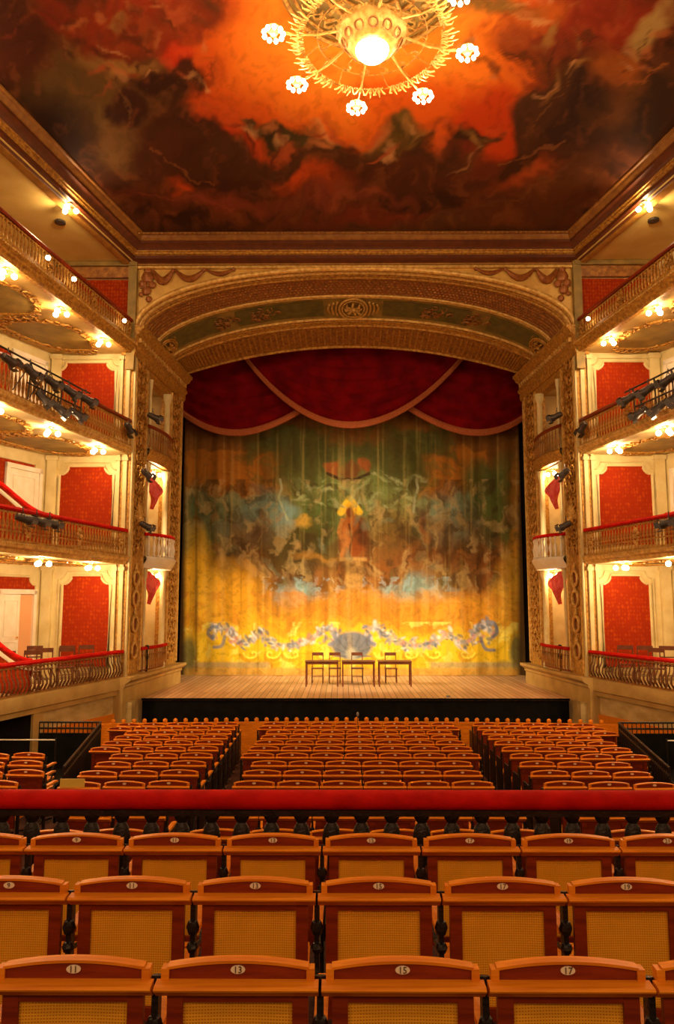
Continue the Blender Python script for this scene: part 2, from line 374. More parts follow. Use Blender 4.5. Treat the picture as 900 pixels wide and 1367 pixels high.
# ------------------------------------------------------------------ boxes, tiers, end walls
def notched(x0,x1,z0,z1,c=.22):
    # panel outline with scooped upper corners, in (a,z)
    pts=[(x0,z0),(x1,z0)]
    for k in range(6):
        t=k/5*PI/2; pts.append((x1-c*math.sin(t)*0-c*(math.sin(t)),z1-c*(1-math.sin(t))*0-c*math.cos(t)) )
    for k in range(6):
        t=PI/2-k/5*PI/2; pts.append((x0+c*math.sin(t),z1-c*math.cos(t)))
    return pts
def outline_tube(m,pts3,r,mi=0): m.tube(pts3,r,6,mi,closed=True)

doorn=[0]
for s in(-1,1):
    sd=SIDE[s]
    # end wall facing the hall (one plane from basement to gallery)
    m=MB(); m.box((s*7.1,Y0+.12,6.9),(2.4,.2,11.6))
    ew=struct(m.build('wall_%s_end'%sd,M['cream'],smooth=False))
    for i in range(4):
        zb_=FLOORZ[i]+.02; zt=CEIL[i]
        x0,x1=[(6.36,7.60),(6.38,7.80),(6.42,7.98),(6.15,7.8)][i]
        if i<3:
            pz0=zb_+.25; pz1=zt-[.28,.30,.22][i]
            pts=notched(x0,x1,pz0,pz1,.24)
            m=MB(); m.prism([(s*a,Y0-.0,z) for a,z in pts],(0,.06,0)); m.build('damask_panel',M['damask'],ew,smooth=False).location.y=-.02
            m=MB(); outline_tube(m,[(s*a,Y0-.03,z) for a,z in pts],.035); 
            p2=notched(x0-.1,x1+.1,pz0-.1,pz1+.1,.2); outline_tube(m,[(s*a,Y0-.01,z) for a,z in p2],.022)
            m.build('panel_moulding',M['cream'],ew)
            m=MB()
            for xa,w in((6.07,.10),(6.24,.07)):
                m.box((s*xa,Y0-.03,(zb_+zt)/2),(w,.1,zt-zb_)); m.box((s*xa,Y0-.05,zt-.12),(w+.06,.14,.1)); m.box((s*xa,Y0-.05,zb_+.1),(w+.05,.14,.2))
            m.build('pilaster',M['cream'],ew)
            m=MB(); m.box((s*8.0,Y0-.04,(zb_+zt)/2),(.26,.12,zt-zb_)); m.box((s*8.0,Y0-.06,zt-.1),(.32,.16,.12))
            m.build('pilaster',M['cream'],ew)
        else:
            m=MB(); m.prism([(s*6.1,Y0-.02,10.5),(s*8.1,Y0-.02,10.5),(s*8.1,Y0-.02,12.25),(s*6.1,Y0-.02,12.25)],(0,.04,0)); m.build('damask_panel',M['damask'],ew,smooth=False)
            m=MB(); m.box((s*7.1,Y0-.05,12.43),(2.3,.12,.3)); fr=m.build('frieze',M['golddark'],ew)
            m=MB(); m.box((s*7.1,Y0-.08,12.65),(2.3,.2,.12)); m.build('frieze_cornice',M['olivegold'],ew)
            m=MB(); m.box((s*6.02,Y0-.06,11.2),(.22,.18,3.0)); m.build('corner_pilaster',M['olivegold'],ew)
    # outer back wall with damask panels and doors
    Lw=math.hypot(1,.4); dirv=Vector((s*.4,-1,0)).normalized(); nrm=Vector((-s*1,-.4,0)).normalized()
    O=Vector((s*8.15,Y0,0)); LEN=14.5; ang=math.atan2(dirv.y,dirv.x)
    def W(t,z,d=0): return O+dirv*t+nrm*d+Vector((0,0,z))
    m=MB(); m.prism([W(0,1.0,-.2),W(LEN,1.0,-.2),W(LEN,12.8,-.2),W(0,12.8,-.2)],nrm*.2)
    ow=struct(m.build('wall_%s'%sd,M['cream'],smooth=False))
    for i in range(4):
        zb_=FLOORZ[i]; zt=CEIL[i]
        for b in range(5):
            t0=.22+b*2.7; d0,d1=t0+.12,t0+1.12
            if i<3:
                dh=zb_+2.12
                # panel above and beside the door
                pts=notched(t0+.02,t0+2.3,zb_+.25,zt-.33,.22)
                m=MB(); m.prism([W(a,z,.0) for a,z in pts],nrm*.02); m.build('damask_panel',M['damask'],ow,smooth=False)
                m=MB(); outline_tube(m,[W(a,z,.03) for a,z in pts],.03); m.build('panel_moulding',M['cream'],ow)
                m=MB(); m.prism([W(t0+2.38,zb_,.0),W(t0+2.62,zb_,.0),W(t0+2.62,zt,.0),W(t0+2.38,zt,.0)],nrm*.08); m.build('pilaster',M['cream'],ow,smooth=False)
                if b<3:
                    doorn[0]+=1
                    d=struct(empty('door_%d'%doorn[0]))
                    m=MB()
                    for a0,a1,z0,z1 in((d0-.1,d0,zb_,dh+.1),(d1,d1+.1,zb_,dh+.1),(d0-.1,d1+.1,dh,dh+.12)):
                        m.prism([W(a0,z0,.03),W(a1,z0,.03),W(a1,z1,.03),W(a0,z1,.03)],nrm*.07)
                    m.build('door_frame',M['white'],d,smooth=False)
                    m=MB(); a0,a1=(d0,d1) if i else (d0+.42,d1)
                    m.prism([W(a0,zb_,.03),W(a1,zb_,.03),W(a1,dh,.03),W(a0,dh,.03)],nrm*.03)
                    for (f0,f1,g0,g1) in((.15,.85,.1,.45),(.15,.85,.52,.93)):
                        q=[W(a0+(a1-a0)*f0,zb_+2.1*g0,.065),W(a0+(a1-a0)*f1,zb_+2.1*g0,.065),W(a0+(a1-a0)*f1,zb_+2.1*g1,.065),W(a0+(a1-a0)*f0,zb_+2.1*g1,.065)]
                        outline_tube(m,q,.012)
                    dp=m.build('door_panel',M['white'],d,smooth=False)
                    m=MB(); m.ball(W(a0+.1,zb_+1.05,.11),.035,8); m.build('door_handle',M['brass'],dp)
                    if not i:
                        m=MB(); m.prism([W(d0,zb_,.03),W(d0+.42,zb_,.03),W(d0+.42,dh,.03),W(d0,dh,.03)],nrm*.01); m.build('door_recess',mat('peach_recess_paint',(.72,.38,.18),None,.6),d,smooth=False)
            else:
                m=MB(); m.prism([W(t0,zb_,0),W(t0+2.5,zb_,0),W(t0+2.5,12.25,0),W(t0,12.25,0)],nrm*.02); m.build('damask_panel',M['damask'],ow,smooth=False)
    # tiers
    names=['stalls_box_tier','first_balcony','second_balcony','third_balcony']
    LAB={0:'ground level box tier on the %s with crimson handrail and bellied iron balusters',1:'first balcony on the %s, tall gilded balusters under a crimson handrail',
         2:'second balcony on the %s, gilded balustrade hung with black stage spotlights',3:'topmost gallery balcony on the %s with deep gilded mouldings and small bulbs'}
    for i in range(4):
        T=TIER[i]; root=empty('balcony',(0,0,0),0,LAB[i]%sd,'balcony','balconies on the %s wall'%sd)
        zb=T['bot']; fz=FLOORZ[i]
        poly=[(s*fx(i,Y0),Y0,fz-.06),(s*8.15,Y0,fz-.06),(s*wallx(YE),YE,fz-.06),(s*fx(i,YE),YE,fz-.06)]
        th=-.17 if i else -.1
        m=MB(); m.prism(poly,(0,0,th)); m.build('floor_slab',M['cream'] if i<3 else M['creamdim'],root,smooth=False)
        if i:
            zu=fz-.06+th-.005
            # painted soffit panels with gilt scroll borders, one per bay
            for b in range(3):
                ya=Y0-.35-b*2.5; yb=ya-2.1
                def q(u,v): # u along y, v across from front to wall
                    y=ya+(yb-ya)*u; xa=fx(i,y)+.55; xb=wallx(y)-.35; return (s*(xa+(xb-xa)*v),y,zu-.012)
                ring=[q(.5+.48*math.copysign(abs(math.cos(a))**.6,math.cos(a)),.5+.48*math.copysign(abs(math.sin(a))**.6,math.sin(a))) for a in np.linspace(0,2*PI,28,endpoint=False)]
                m=MB(); m.prism(ring,(0,0,.01)); m.build('soffit_panel',M['olivegold'],root,smooth=False)
                m=MB(); m.tube(ring,.035,6,0,closed=True)
                rb=random.Random(i*10+b)
                for k in range(26):
                    a=k/26*2*PI; c=Vector(q(.5+.56*math.cos(a),.5+.54*math.sin(a)))
                    w=[c+Vector((.16*(1-t)*math.cos(a*2+t*7)*.8,.16*(1-t)*math.sin(a*2+t*7),-.02)) for t in np.linspace(0,1,9)]
                    m.tube(w,[.026-.015*t for t in np.linspace(0,1,9)],5)
                m.build('soffit_scrollwork',M['gold'],root)
        # fascia mouldings (out = towards the hall)
        if i==0:
            pr=[(-.02,-.16),(.07,-.16),(.09,-.06),(.13,-.03),(.13,.22),(.10,.26),(-.02,.26)]
        elif i==3:
            pr=[(-.1,0),(.02,0),(.05,.03),(.05,.08),(.10,.11),(.10,.16),(.16,.20),(.16,.26),(.12,.30),(.12,.36),(-.1,.36)]
        else:
            pr=[(-.1,0),(.03,0),(.05,.04),(.05,.07),(.11,.11),(.12,.16),(.12,.19),(.08,.22),(-.1,.22)]
        fp=fpath(i,s,zb)
        m=MB(); m.sweep(fp,pr,0,side=-s*-1 if False else (1 if s>0 else -1)*-1)
        m.build('fascia',M['gold'] if i==3 else (M['creamdim'] if i==0 else M['goldlight']),root)
        # decorative swags / beads on the fascia
        if i:
            m=MB(); nb=150
            for k in range(nb):
                y=Y0-.05-k*.08
                if y<YE: break
                if k%4==0: m.tube([(s*fx(i,yy_,-.125 if i<3 else -.17),yy_,zb+(.175 if i<3 else .23)) for yy_ in (y,y-.32)],.009,4)
                m.ball((s*fx(i,y,-.125 if i<3 else -.17),y,zb+(.175 if i<3 else .23)),.022,5,0)
            m.build('bead_moulding',M['goldlight'],root)
        base={0:.26,1:.22,2:.22,3:.36}[i]
        zt=T['rail']-.05; zlo=zb+base
        m=MB(); m.sweep(fpath(i,s,T['rail']),[(-.06,-.05),(.06,-.05),(.075,-.01),(.05,.035),(-.05,.035),(-.075,-.01)],0,side=-s)
        m.build('handrail',M['velvetrail'] if i<2 else M['dark_and_shaded_wood'],root)
        m=MB(); m.sweep(fpath(i,s,zlo),[(-.03,-.01),(.03,-.01),(.03,.04),(-.03,.04)],0,side=-s)
        m.sweep(fpath(i,s,zt-.05),[(-.025,0),(.025,0),(.025,.03),(-.025,.03)],0,side=-s)
        if i==1: m.sweep(fpath(i,s,zlo+.2),[(-.03,0),(.03,0),(.03,.03),(-.03,.03)],0,side=-s)
        m.build('baluster_rail',M['gold'] if i else M['golddark'],root)
        H=zt-zlo
        if i==0:
            pb=MB(); pts=[(0,0,0),(-.03,0,.06),(-.085,0,.17),(-.075,0,.28),(-.02,0,.40),(.0,0,H)]
            pb.tube([(p[0]*s,p[1],p[2]) for p in pts],[.016,.022,.024,.02,.014,.012],6)
            pb.ball((0,0,H-.06),.028,6)
        elif i==1:
            pb=MB(); pb.lathe([(.018,0),(.03,.04),(.018,.1),(.03,.15),(.02,.19),(.022,.24),(.034,.32),(.03,.38),(.016,.48),(.016,H-.08),(.03,H-.05),(.02,H)],n=7)
        else:
            pb=MB(); k_=H/.5; pb.lathe([(.022,0),(.032,.03*k_),(.016,.07*k_),(.03,.13*k_),(.036,.2*k_),(.028,.28*k_),(.014,.36*k_),(.016,.42*k_),(.03,.45*k_),(.018,H)],n=7)
        gap=.125 if i else .13
        n=int((Y0-.15-YE)/gap)
        n=min(n,96)
        proto=None; bm_=M['gold'] if i else mat('bronzed_iron_%d'%s,(.30,.14,.045),(.10,.035,.015),.4,30,.3)
        for k in range(n):
            y=Y0-.12-k*gap
            if proto is None: proto=pb.build('baluster',bm_,root); o=proto
            else: o=proto.copy(); COL.objects.link(o)
            o.location=(s*fx(i,y),y,zlo)
        # gilt relief groups every few balusters
        if i:
            m=MB()
            for b in range(6):
                yc=Y0-.35-b*1.9
                for k in range(7):
                    a=k/7*2*PI; r=.12
                    w=[Vector((s*(fx(i,yc)-.05),yc+r*math.cos(a)*(1+.3*t)+.05*math.cos(a+t*5),zlo+H*.5+r*1.2*math.sin(a)*(1+.3*t)+.05*math.sin(a+t*5))) for t in np.linspace(0,1,7)]
                    m.tube(w,.02,5)
                m.ball((s*(fx(i,yc)-.06),yc,zlo+H*.5),.06,8)
            m.build('cartouche',M['goldlight'] if i==1 else M['gold'],root)
        # partition scroll between boxes
        if i<2:
            m=MB(); m2=MB()
            yp=16.05 if i==0 else 16.3
            for k in range(1 if i<2 else 0):
                xs=fx(i,yp)+.05; pts=[]; 
                for t in np.linspace(0,1,16):
                    z=T['rail']+.02+ (.95 if i==0 else 1.0)*(3*t*t-2*t**3)
                    pts.append(Vector((s*(xs+t*1.9),yp+.35*t,z)))
                m2.tube(pts,.05,8)
                lower=[Vector((p.x,p.y,FLOORZ[i])) for p in pts]
                m.grid([[p+Vector((0,0,-.03)) for p in pts],lower]); 
                m.grid([[p+Vector((0,.05,-.03)) for p in pts],[q_+Vector((0,.05,0)) for q_ in lower]])
                m3=MB(); m3.tube([p+Vector((0,-.03,-.16)) for p in pts],.045,6)
            m.build('box_partition',M['damask'],root,recalc=False,smooth=False); m2.build('partition_rail',M['velvetrail'],root); m3.build('partition_moulding',M['white'],root)
    # basement wall under the box tier, with an entrance opening
    m=MB(); ya,yb=Y0,16.4
    k=.25
    m.prism([(s*(6.02),Y0,-.2),(s*(6.02+k*3.1),16.4,-.2),(s*(6.02+k*3.1),16.4,1.22),(s*6.02,Y0,1.22)],(s*.25,0,0))
    bw=struct(m.build('wall_%s_base'%sd,M['stone'],smooth=False))
    m=MB(); m.prism([(s*(6.0+k*3.12),16.38,-.2),(s*(6.0+k*3.45),16.05,-.2),(s*(6.0+k*3.45),16.05,1.22),(s*(6.0+k*3.12),16.38,1.22)],(-s*.05,0,0)); m.build('door_jamb',M['creamdim'],bw,smooth=False)
    m=MB(); m.prism([(s*5.97,Y0,-.2),(s*(5.97+k*3.05),16.45,-.2),(s*(5.97+k*3.05),16.45,.80),(s*5.97,Y0,.74)],(s*.05,0,0)); m.build('wood_dado',M['wood'],bw,smooth=False)
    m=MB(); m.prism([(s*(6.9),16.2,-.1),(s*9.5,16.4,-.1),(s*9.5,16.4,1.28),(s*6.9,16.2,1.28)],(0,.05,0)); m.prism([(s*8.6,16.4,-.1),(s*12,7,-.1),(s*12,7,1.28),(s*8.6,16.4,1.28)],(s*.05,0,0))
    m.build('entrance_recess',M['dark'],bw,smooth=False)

# ------------------------------------------------------------------ proscenium side walls
YA,YB=19.5,24.0; XA,XB=5.95,5.60
def bx(t): return XA+(XB-XA)*t
for s in(-1,1):
    sd=SIDE[s]
    def Q(t,z,d=0): # d = out into the room
        return Vector((s*(bx(t)-d),YA+(YB-YA)*t,z))
    ops=[(1.63,4.45),(4.72,7.45),(7.72,9.85)]
    m=MB()
    def wallpiece(t0,t1,z0,z1,d=0,th=.25,mi=0,mm=None):
        (mm or m).prism([Q(t0,z0,d),Q(t1,z0,d),Q(t1,z1,d),Q(t0,z1,d)],(s*th,0,0),mi)
    T0,T1=.27,.70
    wallpiece(0,T0,1.5,10.1); wallpiece(T1,1.0,1.5,10.1)
    for z0,z1 in((4.45,4.72),(7.45,7.72),(9.85,10.1)): wallpiece(T0,T1,z0,z1)
    pw=struct(m.build('wall_%s_proscenium'%sd,M['gold'],smooth=False))
    # box recesses
    for i,(z0,z1) in enumerate(ops):
        m=MB(); xo=s*7.3
        A0,A1=Q(T0,z0),Q(T1,z0)
        m.prism([(xo,A0.y-.2,z0),(xo,A1.y+.6,z0),(xo,A1.y+.6,z1+.1),(xo,A0.y-.2,z1+.1)],(s*.05,0,0))
        m.prism([(A0.x+s*.2,A0.y-.05,z0),(xo,A0.y-.05,z0),(xo,A0.y-.05,z1+.1),(A0.x+s*.2,A0.y-.05,z1+.1)],(0,-.05,0))
        m.prism([(A1.x+s*.2,A1.y+.3,z0),(xo,A1.y+.3,z0),(xo,A1.y+.3,z1+.1),(A1.x+s*.2,A1.y+.3,z1+.1)],(0,.05,0))
        m.build('box_lining',M['cream'] if i<2 else M['creamdim'],pw,smooth=False)
        m=MB(); m.prism([(A0.x,A0.y-.1,z0+.02),(A1.x,A1.y+.4,z0+.02),(xo,A1.y+.4,z0+.02),(xo,A0.y-.1,z0+.02)],(0,0,-.1)); m.prism([(A0.x+s*.26,A0.y-.1,z1+.1),(A1.x+s*.26,A1.y+.4,z1+.1),(xo,A1.y+.4,z1+.1),(xo,A0.y-.1,z1+.1)],(0,0,.08))
        m.build('box_floor',M['creamdim'],pw,smooth=False)
        # slim jamb columns of the opening
        m=MB()
        for tc_,r_ in((T0+.03,.05),(T1-.05,.09)):
            b=Q(tc_,z0,.02); m.lathe([(r_*1.5,0),(r_*1.5,.12),(r_,.18),(r_*.9,z1-z0-.3),(r_*1.4,z1-z0-.18),(r_*1.6,z1-z0)],b,10)
        m.build('jamb_column',M['cream'],pw)
        # dark centre panel or wall strip seen through the opening
    # carved near pilaster: panel frame + rings below, scrolls above
    m=MB(); wallpiece(.015,.035,1.63,10.1,.0,.01,0,m)
    for (ta,tb) in((.03,.05),(.225,.245),(.735,.75),(.965,.985)):
        m.prism([Q(ta,1.7,.0),Q(tb,1.7,.0),Q(tb,10.05,.0),Q(ta,10.05,.0)],(-s*.06,0,0))
    m.build('pilaster_edge',M['goldlight'],pw,smooth=False)
    ax=(Q(1,0)-Q(0,0)).normalized()
    def ring(m,c,r,tr): m.tube([c+ax*(r*math.cos(a))+Vector((0,0,r*math.sin(a))) for a in np.linspace(0,2*PI,20,endpoint=False)],tr,6,0,closed=True)
    for z in(2.25,2.95,3.62,4.15):
        m=MB(); ring(m,Q(.135,z,.04),.20,.045); m.tube([Q(.135,z+.24,.04),Q(.135,z+.42,.04)],[.05,.02],6); m.build('carved_ring',M['goldlight'],pw)
        m=MB(); m.lathe([(.001,-.02),(.12,-.01),(.15,.02)],Q(.135,z,.01),14,M=Matrix.Rotation(PI/2,3,'Y')); m.build('ring_boss',M['dark_and_shaded_wood'],pw)
    m=MB(); rb=random.Random(5+s)
    def scroll(m,t,z,r,dr=1,n=18,turn=2.2,rad=.03):
        c=Q(t,z,.05); m.tube([c+ax*(dr*r*(1-u*.85)*math.cos(turn*2*PI*u*.7+.4))+Vector((0,0,r*(1-u*.85)*math.sin(turn*2*PI*u*.7+.4))) for u in np.linspace(0,1,n)],[rad*(1.15-u*.6) for u in np.linspace(0,1,n)],6)
    for z in np.arange(4.9,10.0,.42):
        scroll(m,.10,z,.2,1); scroll(m,.175,z+.2,.2,-1); m.ball(Q(.135,z+.05,.05),.07,8,0,(.7,1,1.3))
    for z in np.arange(1.95,10.0,.36):
        scroll(m,.80,z,.19,1); scroll(m,.90,z+.17,.19,-1); m.ball(Q(.85,z,.05),.065,8,0,(.7,1,1.4))
    m.build('carved_scrollwork',M['gold'],pw)
    # palm-shaped gilt ornament above the first box rail
    m=MB()
    for k in range(9):
        a=PI*(k/8)*.9+.15; c=Q(.14,5.75,.06)
        m.tube([c,c+ax*(.22*math.cos(a))+Vector((0,0,.3*math.sin(a))),c+ax*(.36*math.cos(a))+Vector((0,0,.42*math.sin(a)))],[.03,.05,.015],6)
    m.ball(Q(.14,5.75,.08),.1,8); m.build('palm_crest',M['goldlight'],pw)
    # entablature across the top
    m=MB(); E=[Q(-.03,10.1),Q(1.02,10.1)]
    prof=[(-.3,0),(.05,0),(.08,.08),(.08,.22),(.14,.27),(.14,.34),(.10,.36),(.10,.55),(.20,.62),(.24,.70),(.30,.74),(.30,.82),(-.3,.82)]
    m.sweep(E,prof,0,side=s)
    en=m.build('entablature',M['gold'],pw)
    m=MB()
    for k in range(24):
        c=Q(.02+k*.041,10.56,.13); m.box(c,(.08,.09,.12))
    m.build('dentils',M['goldlight'],en,smooth=False)
    # plinth with cap
    m=MB(); m.sweep([Q(-.07,1.0,0),Q(1.04,1.0,0)],[(-1.2,-1.1),(.12,-1.1),(.12,.36),(.16,.40),(.16,.46),(.26,.52),(.30,.56),(.30,.63),(-1.2,.63)],0,side=s)
    struct(m.build('trim_%d'%(3 if s<0 else 4),M['creamdim']))
    # cream return next to the stage front
    m=MB(); m.box((s*5.93,19.55,.35),(.5,.3,1.3)); m.build('plinth_return',M['stone'],pw,smooth=False)
    # small box balconies
    for i in range(3):
        zb_=[1.66,4.68,7.70][i]; zr=[2.27,5.39,8.45][i]
        bow=[.10,.40,.16][i]
        def bp(u,off=0): # u 0..1 along the opening, bowed out into the house
            t=T0-.03+(T1-T0+.06)*u; return Q(t,0,bow*math.sin(PI*u)**.7+.06+off)
        us=np.linspace(0,1,15)
        root=empty('box_balcony',(0,0,0),0,['low curved balcony beside the stage on the %s, resting on the plinth','bright white bowed balcony of the %s stage box','upper %s stage box balcony just below the arch'][i]%sd,'balcony','stage box balconies on the %s'%sd)
        m=MB(); top=[bp(u) for u in us]
        m.tube([p+Vector((0,0,zr)) for p in top],.05,8); m.build('handrail',M['velvetrail'] if i<2 else M['dark_and_shaded_wood'],root)
        if i:
            m=MB(); 
            rows=[]
            for (o_,z) in((-.05,zb_-.22),(.02,zb_-.10),(.07,zb_-.02),(.09,zb_+.05),(.05,zb_+.10),(-.05,zb_+.10)):
                rows.append([bp(u,o_)+Vector((0,0,z)) for u in us])
            m.grid(rows); m.grid([[bp(u,.05)+Vector((0,0,zb_+.1)) for u in us],[Q(T0+(T1-T0)*u,zb_+.1,-.05) for u in us]]); m.grid([[bp(u,-.05)+Vector((0,0,zb_-.22)) for u in us],[Q(T0+(T1-T0)*u,zb_-.22,-.05) for u in us]])
            m.build('balcony_base',M['white'] if i==1 else M['gold'],root)
        zl=zb_+(.1 if i else 0); H=zr-.04-zl
        if i==1: pb=MB(); pb.lathe([(.03,0),(.045,.03),(.02,.08),(.05,.2),(.055,.26),(.02,.4),(.02,H-.1),(.045,H-.05),(.03,H)],n=8); bm2=M['white']
        else: pb=MB(); pb.tube([(0,0,0),(-s*.0,.05,.12),(0,.06,.22),(0,0,H*.75),(0,0,H)],[.016,.022,.022,.015,.014],6); pb.ball((0,0,H*.75),.03,6); bm2=M['golddark']
        pr=None
        for u in np.linspace(.04,.96,13 if i else 15):
            if pr is None: pr=pb.build('baluster',bm2,root); o=pr
            else: o=pr.copy(); COL.objects.link(o)
            p=bp(u); o.location=(p.x,p.y,zl)
        if i==0:
            m=MB(); m.tube([bp(u)+Vector((0,0,zl+.03)) for u in us],.02,6); m.build('bottom_rail',M['dark_and_shaded_wood'],root)
    # draped rose curtains in two boxes
    for i,(zt,zl) in enumerate(((4.40,3.45),(7.15,6.2))):
        rows=[]
        for a in np.linspace(0,1,14):
            row=[]
            for b in np.linspace(0,1,19):
                w=.30+.34*math.sin(PI*min(1,a*1.25))**2-.20*a; 
                t=.40+ (.10*a) + (b-.5)*w*.55
                z=zt-(zt-zl)*a*(1-.22*b if True else 1)
                row.append(Q(t,z,-.12+.07*math.sin(b*19+a*2)*(.5+.5*a)+.12*math.sin(PI*a)))
            rows.append(row)
        m=MB(); m.grid(rows); o=m.build('draped_curtain',M['pinkcloth'],recalc=False)
        tag(o,['rose red curtain gathered in the lower %s stage box, under a lamp','rose red curtain gathered in the middle %s stage box, under a lamp'][i]%sd,'curtain','curtains in the stage boxes')
    m=MB(); A0=Q(.42,0,-.5)
    rows=[[Vector((A0.x+s*.05*math.sin(b*9),A0.y-.25+b*.08,z)) for b in range(9)] for z in(9.85,9.3,8.7)]
    m.grid(rows); o=m.build('box_curtain',M['valance'],recalc=False); tag(o,'dark wine red curtain hanging in the top %s stage box'%sd,'curtain')

# ------------------------------------------------------------------ proscenium arch
AO,BO=5.95,5.60
def arch(s_,u):
    # u in [-1,1]; s_ 0 front .. 1 back
    a=u*PI/2; ca=math.sin(a)
    xo=AO*math.copysign(abs(ca),ca); 
    zo=10.88+1.72*max(0,(1-abs(ca)**2.15))**(1/2.15)
    xi=BO*ca; zi=11.02+.94*(1-ca*ca)
    e=s_; cove=.16*math.sin(PI*s_)
    return Vector((xo*(1-e)+xi*e,Y0+4.5*e,zo*(1-e)+zi*e+cove*(1-abs(ca)**4)))
us=np.linspace(-1,1,81)
ar=struct(empty('trim_2'))
def strip(s0,s1,mt,name,off=0,n=4):
    m=MB(); rows=[[arch(s0+(s1-s0)*k/n,u)+Vector((0,0,off)) for u in us] for k in range(n+1)]
    m.grid(rows); m.grid([[p+Vector((0,0,.12)) for p in r] for r in (rows[0],rows[-1])])
    return m.build(name,mt,ar,recalc=False)
def rib(s_,r,mt,name='arch_rib',off=0):
    m=MB(); m.tube([arch(s_,u)+Vector((0,0,-r*.4+off)) for u in us],r,8); return m.build(name,mt,ar)
strip(0,.12,M['gold'],'outer_moulding'); 
for q_,r_ in((0,.07),(.025,.05),(.055,.06),(.09,.045),(.12,.05)): rib(q_,r_,M['goldlight'] if r_>.055 else M['gold'])
strip(.12,.36,M['lattice'],'lattice_band')
rib(.365,.045,M['goldlight']); rib(.39,.03,M['goldlight'])
strip(.36,.66,M['olivegold'],'painted_band')
rib(.66,.045,M['goldlight']); rib(.69,.03,M['gold']); strip(.66,.74,M['gold'],'inner_moulding')
strip(.74,1.0,M['golddark'],'fluted_band'); rib(1.0,.05,M['gold']); rib(.745,.04,M['gold'])
# carved lattice bosses in the wide band
m=MB()
for r in range(7):
    for k in range(150):
        u=-.985+1.97*(k+.5*(r%2))/150
        if abs(u)>.985: continue
        p=arch(.145+r*.032,u); m.ball(p+Vector((0,0,-.012)),.036,5,0,(1.2,1,.8))
m.build('lattice_carving',M['golddark'],ar)
m=MB()
for k in range(86):
    u=-.97+1.94*k/85
    m.tube([arch(.78,u)+Vector((0,0,-.02)),arch(.88,u)+Vector((0,0,-.035)),arch(.97,u)+Vector((0,0,-.02))],.03,5)
m.build('flutes',M['gold'],ar)
# green panels, foliage and cartouches in the painted band
for (ua,ub) in((-.80,-.50),(-.42,-.10),(.10,.42),(.50,.80)):
    m=MB(); U=np.linspace(ua,ub,14)
    m.grid([[arch(.43+.19*k/3,u)+Vector((0,0,-.015)) for u in U] for k in range(4)]); m.build('green_panel',M['olive'],ar,recalc=False)
def cart(u,r,nm='cartouche'):
    c=arch(.53,u); ex=(arch(.53,u+.02)-arch(.53,u-.02)).normalized(); ey=(arch(.63,u)-arch(.43,u)).normalized(); nn=ex.cross(ey); nn=nn if nn.z<0 else -nn
    m=MB(); 
    for rr_ in(1,.8): m.tube([c+nn*.05+ex*(1.25*r*rr_*math.cos(a))+ey*(1.7*r*rr_*math.sin(a)) for a in np.linspace(0,2*PI,28,endpoint=False)],.035*rr_,6,0,closed=True)
    for k in range(8):
        a=k/8*2*PI; d=ex*math.cos(a)*1.1+ey*math.sin(a)*1.5
        m.tube([c+nn*.06+d*(r*.15),c+nn*.1+d*(r*.45)+ex*(.08*math.sin(k)),c+nn*.05+d*(r*.7)],[.02,.045,.02],6)
    m.ball(c+nn*.07,.08,8)
    for sg in(-1,1):
        for k in range(3):
            m.tube([c+nn*.04+ex*(sg*(1.4*r+.12*k+.05*math.sin(t*PI)))+ey*((t-.5)*2*r*(1.1-.2*k)) for t in np.linspace(0,1,7)],.03,6)
    m.build(nm,M['goldlight'] if abs(u)<.1 else M['gold'],ar)
cart(0,.34); cart(-.87,.26); cart(.87,.26); 
for uc in(-.46,.46,-.30,.30):
    c=arch(.53,uc); m=MB(); rb=random.Random(9)
    for k in range(22):
        p=arch(.53+rb.uniform(-.07,.07),uc+rb.uniform(-.05,.05))+Vector((0,0,-.03)); a=rb.uniform(0,6.28)
        m.tube([p+Vector((.14*(1-t)*math.cos(a+t*5),.2*(1-t)*math.sin(a+t*5),0)) for t in np.linspace(0,1,7)],.018,5)
    m.build('foliage_relief',M['golddark'],ar)
# spandrel wall above the arch
m=MB(); m.grid([[Vector((arch(0,u).x,Y0+.0,12.75)) for u in us],[arch(0,u) for u in us]])
m.prism([(-6.1,Y0,10.9),(-5.93,Y0,10.9),(-5.93,Y0,12.75),(-6.1,Y0,12.75)],(0,.1,0)); m.prism([(5.93,Y0,10.9),(6.1,Y0,10.9),(6.1,Y0,12.75),(5.93,Y0,12.75)],(0,.1,0))
fw=struct(m.build('wall_front',mat('yellow_gilt_ground',(.66,.40,.09),(.55,.30,.06),.5,5,.1),recalc=False,smooth=False))
m=MB(); m.box((0,Y0-.04,12.58),(11.9,.1,.07)); m.build('frieze_line',M['goldlight'],fw,smooth=False)
m=MB(); m.box((0,26.9,6),(16,.1,14)); m.box((-7.4,25.6,6),(.1,2.8,14)); m.box((7.4,25.6,6),(.1,2.8,14)); m.box((-6.6,24.15,6),(1.9,.1,14)); m.box((6.6,24.15,6),(1.9,.1,14)); m.prism([(-7.5,24.1,12.1),(7.5,24.1,12.1),(7.5,24.1,12.9),(-7.5,24.1,12.9)],(0,.1,0)); struct(m.build('wall_back',M['dark'],smooth=False))
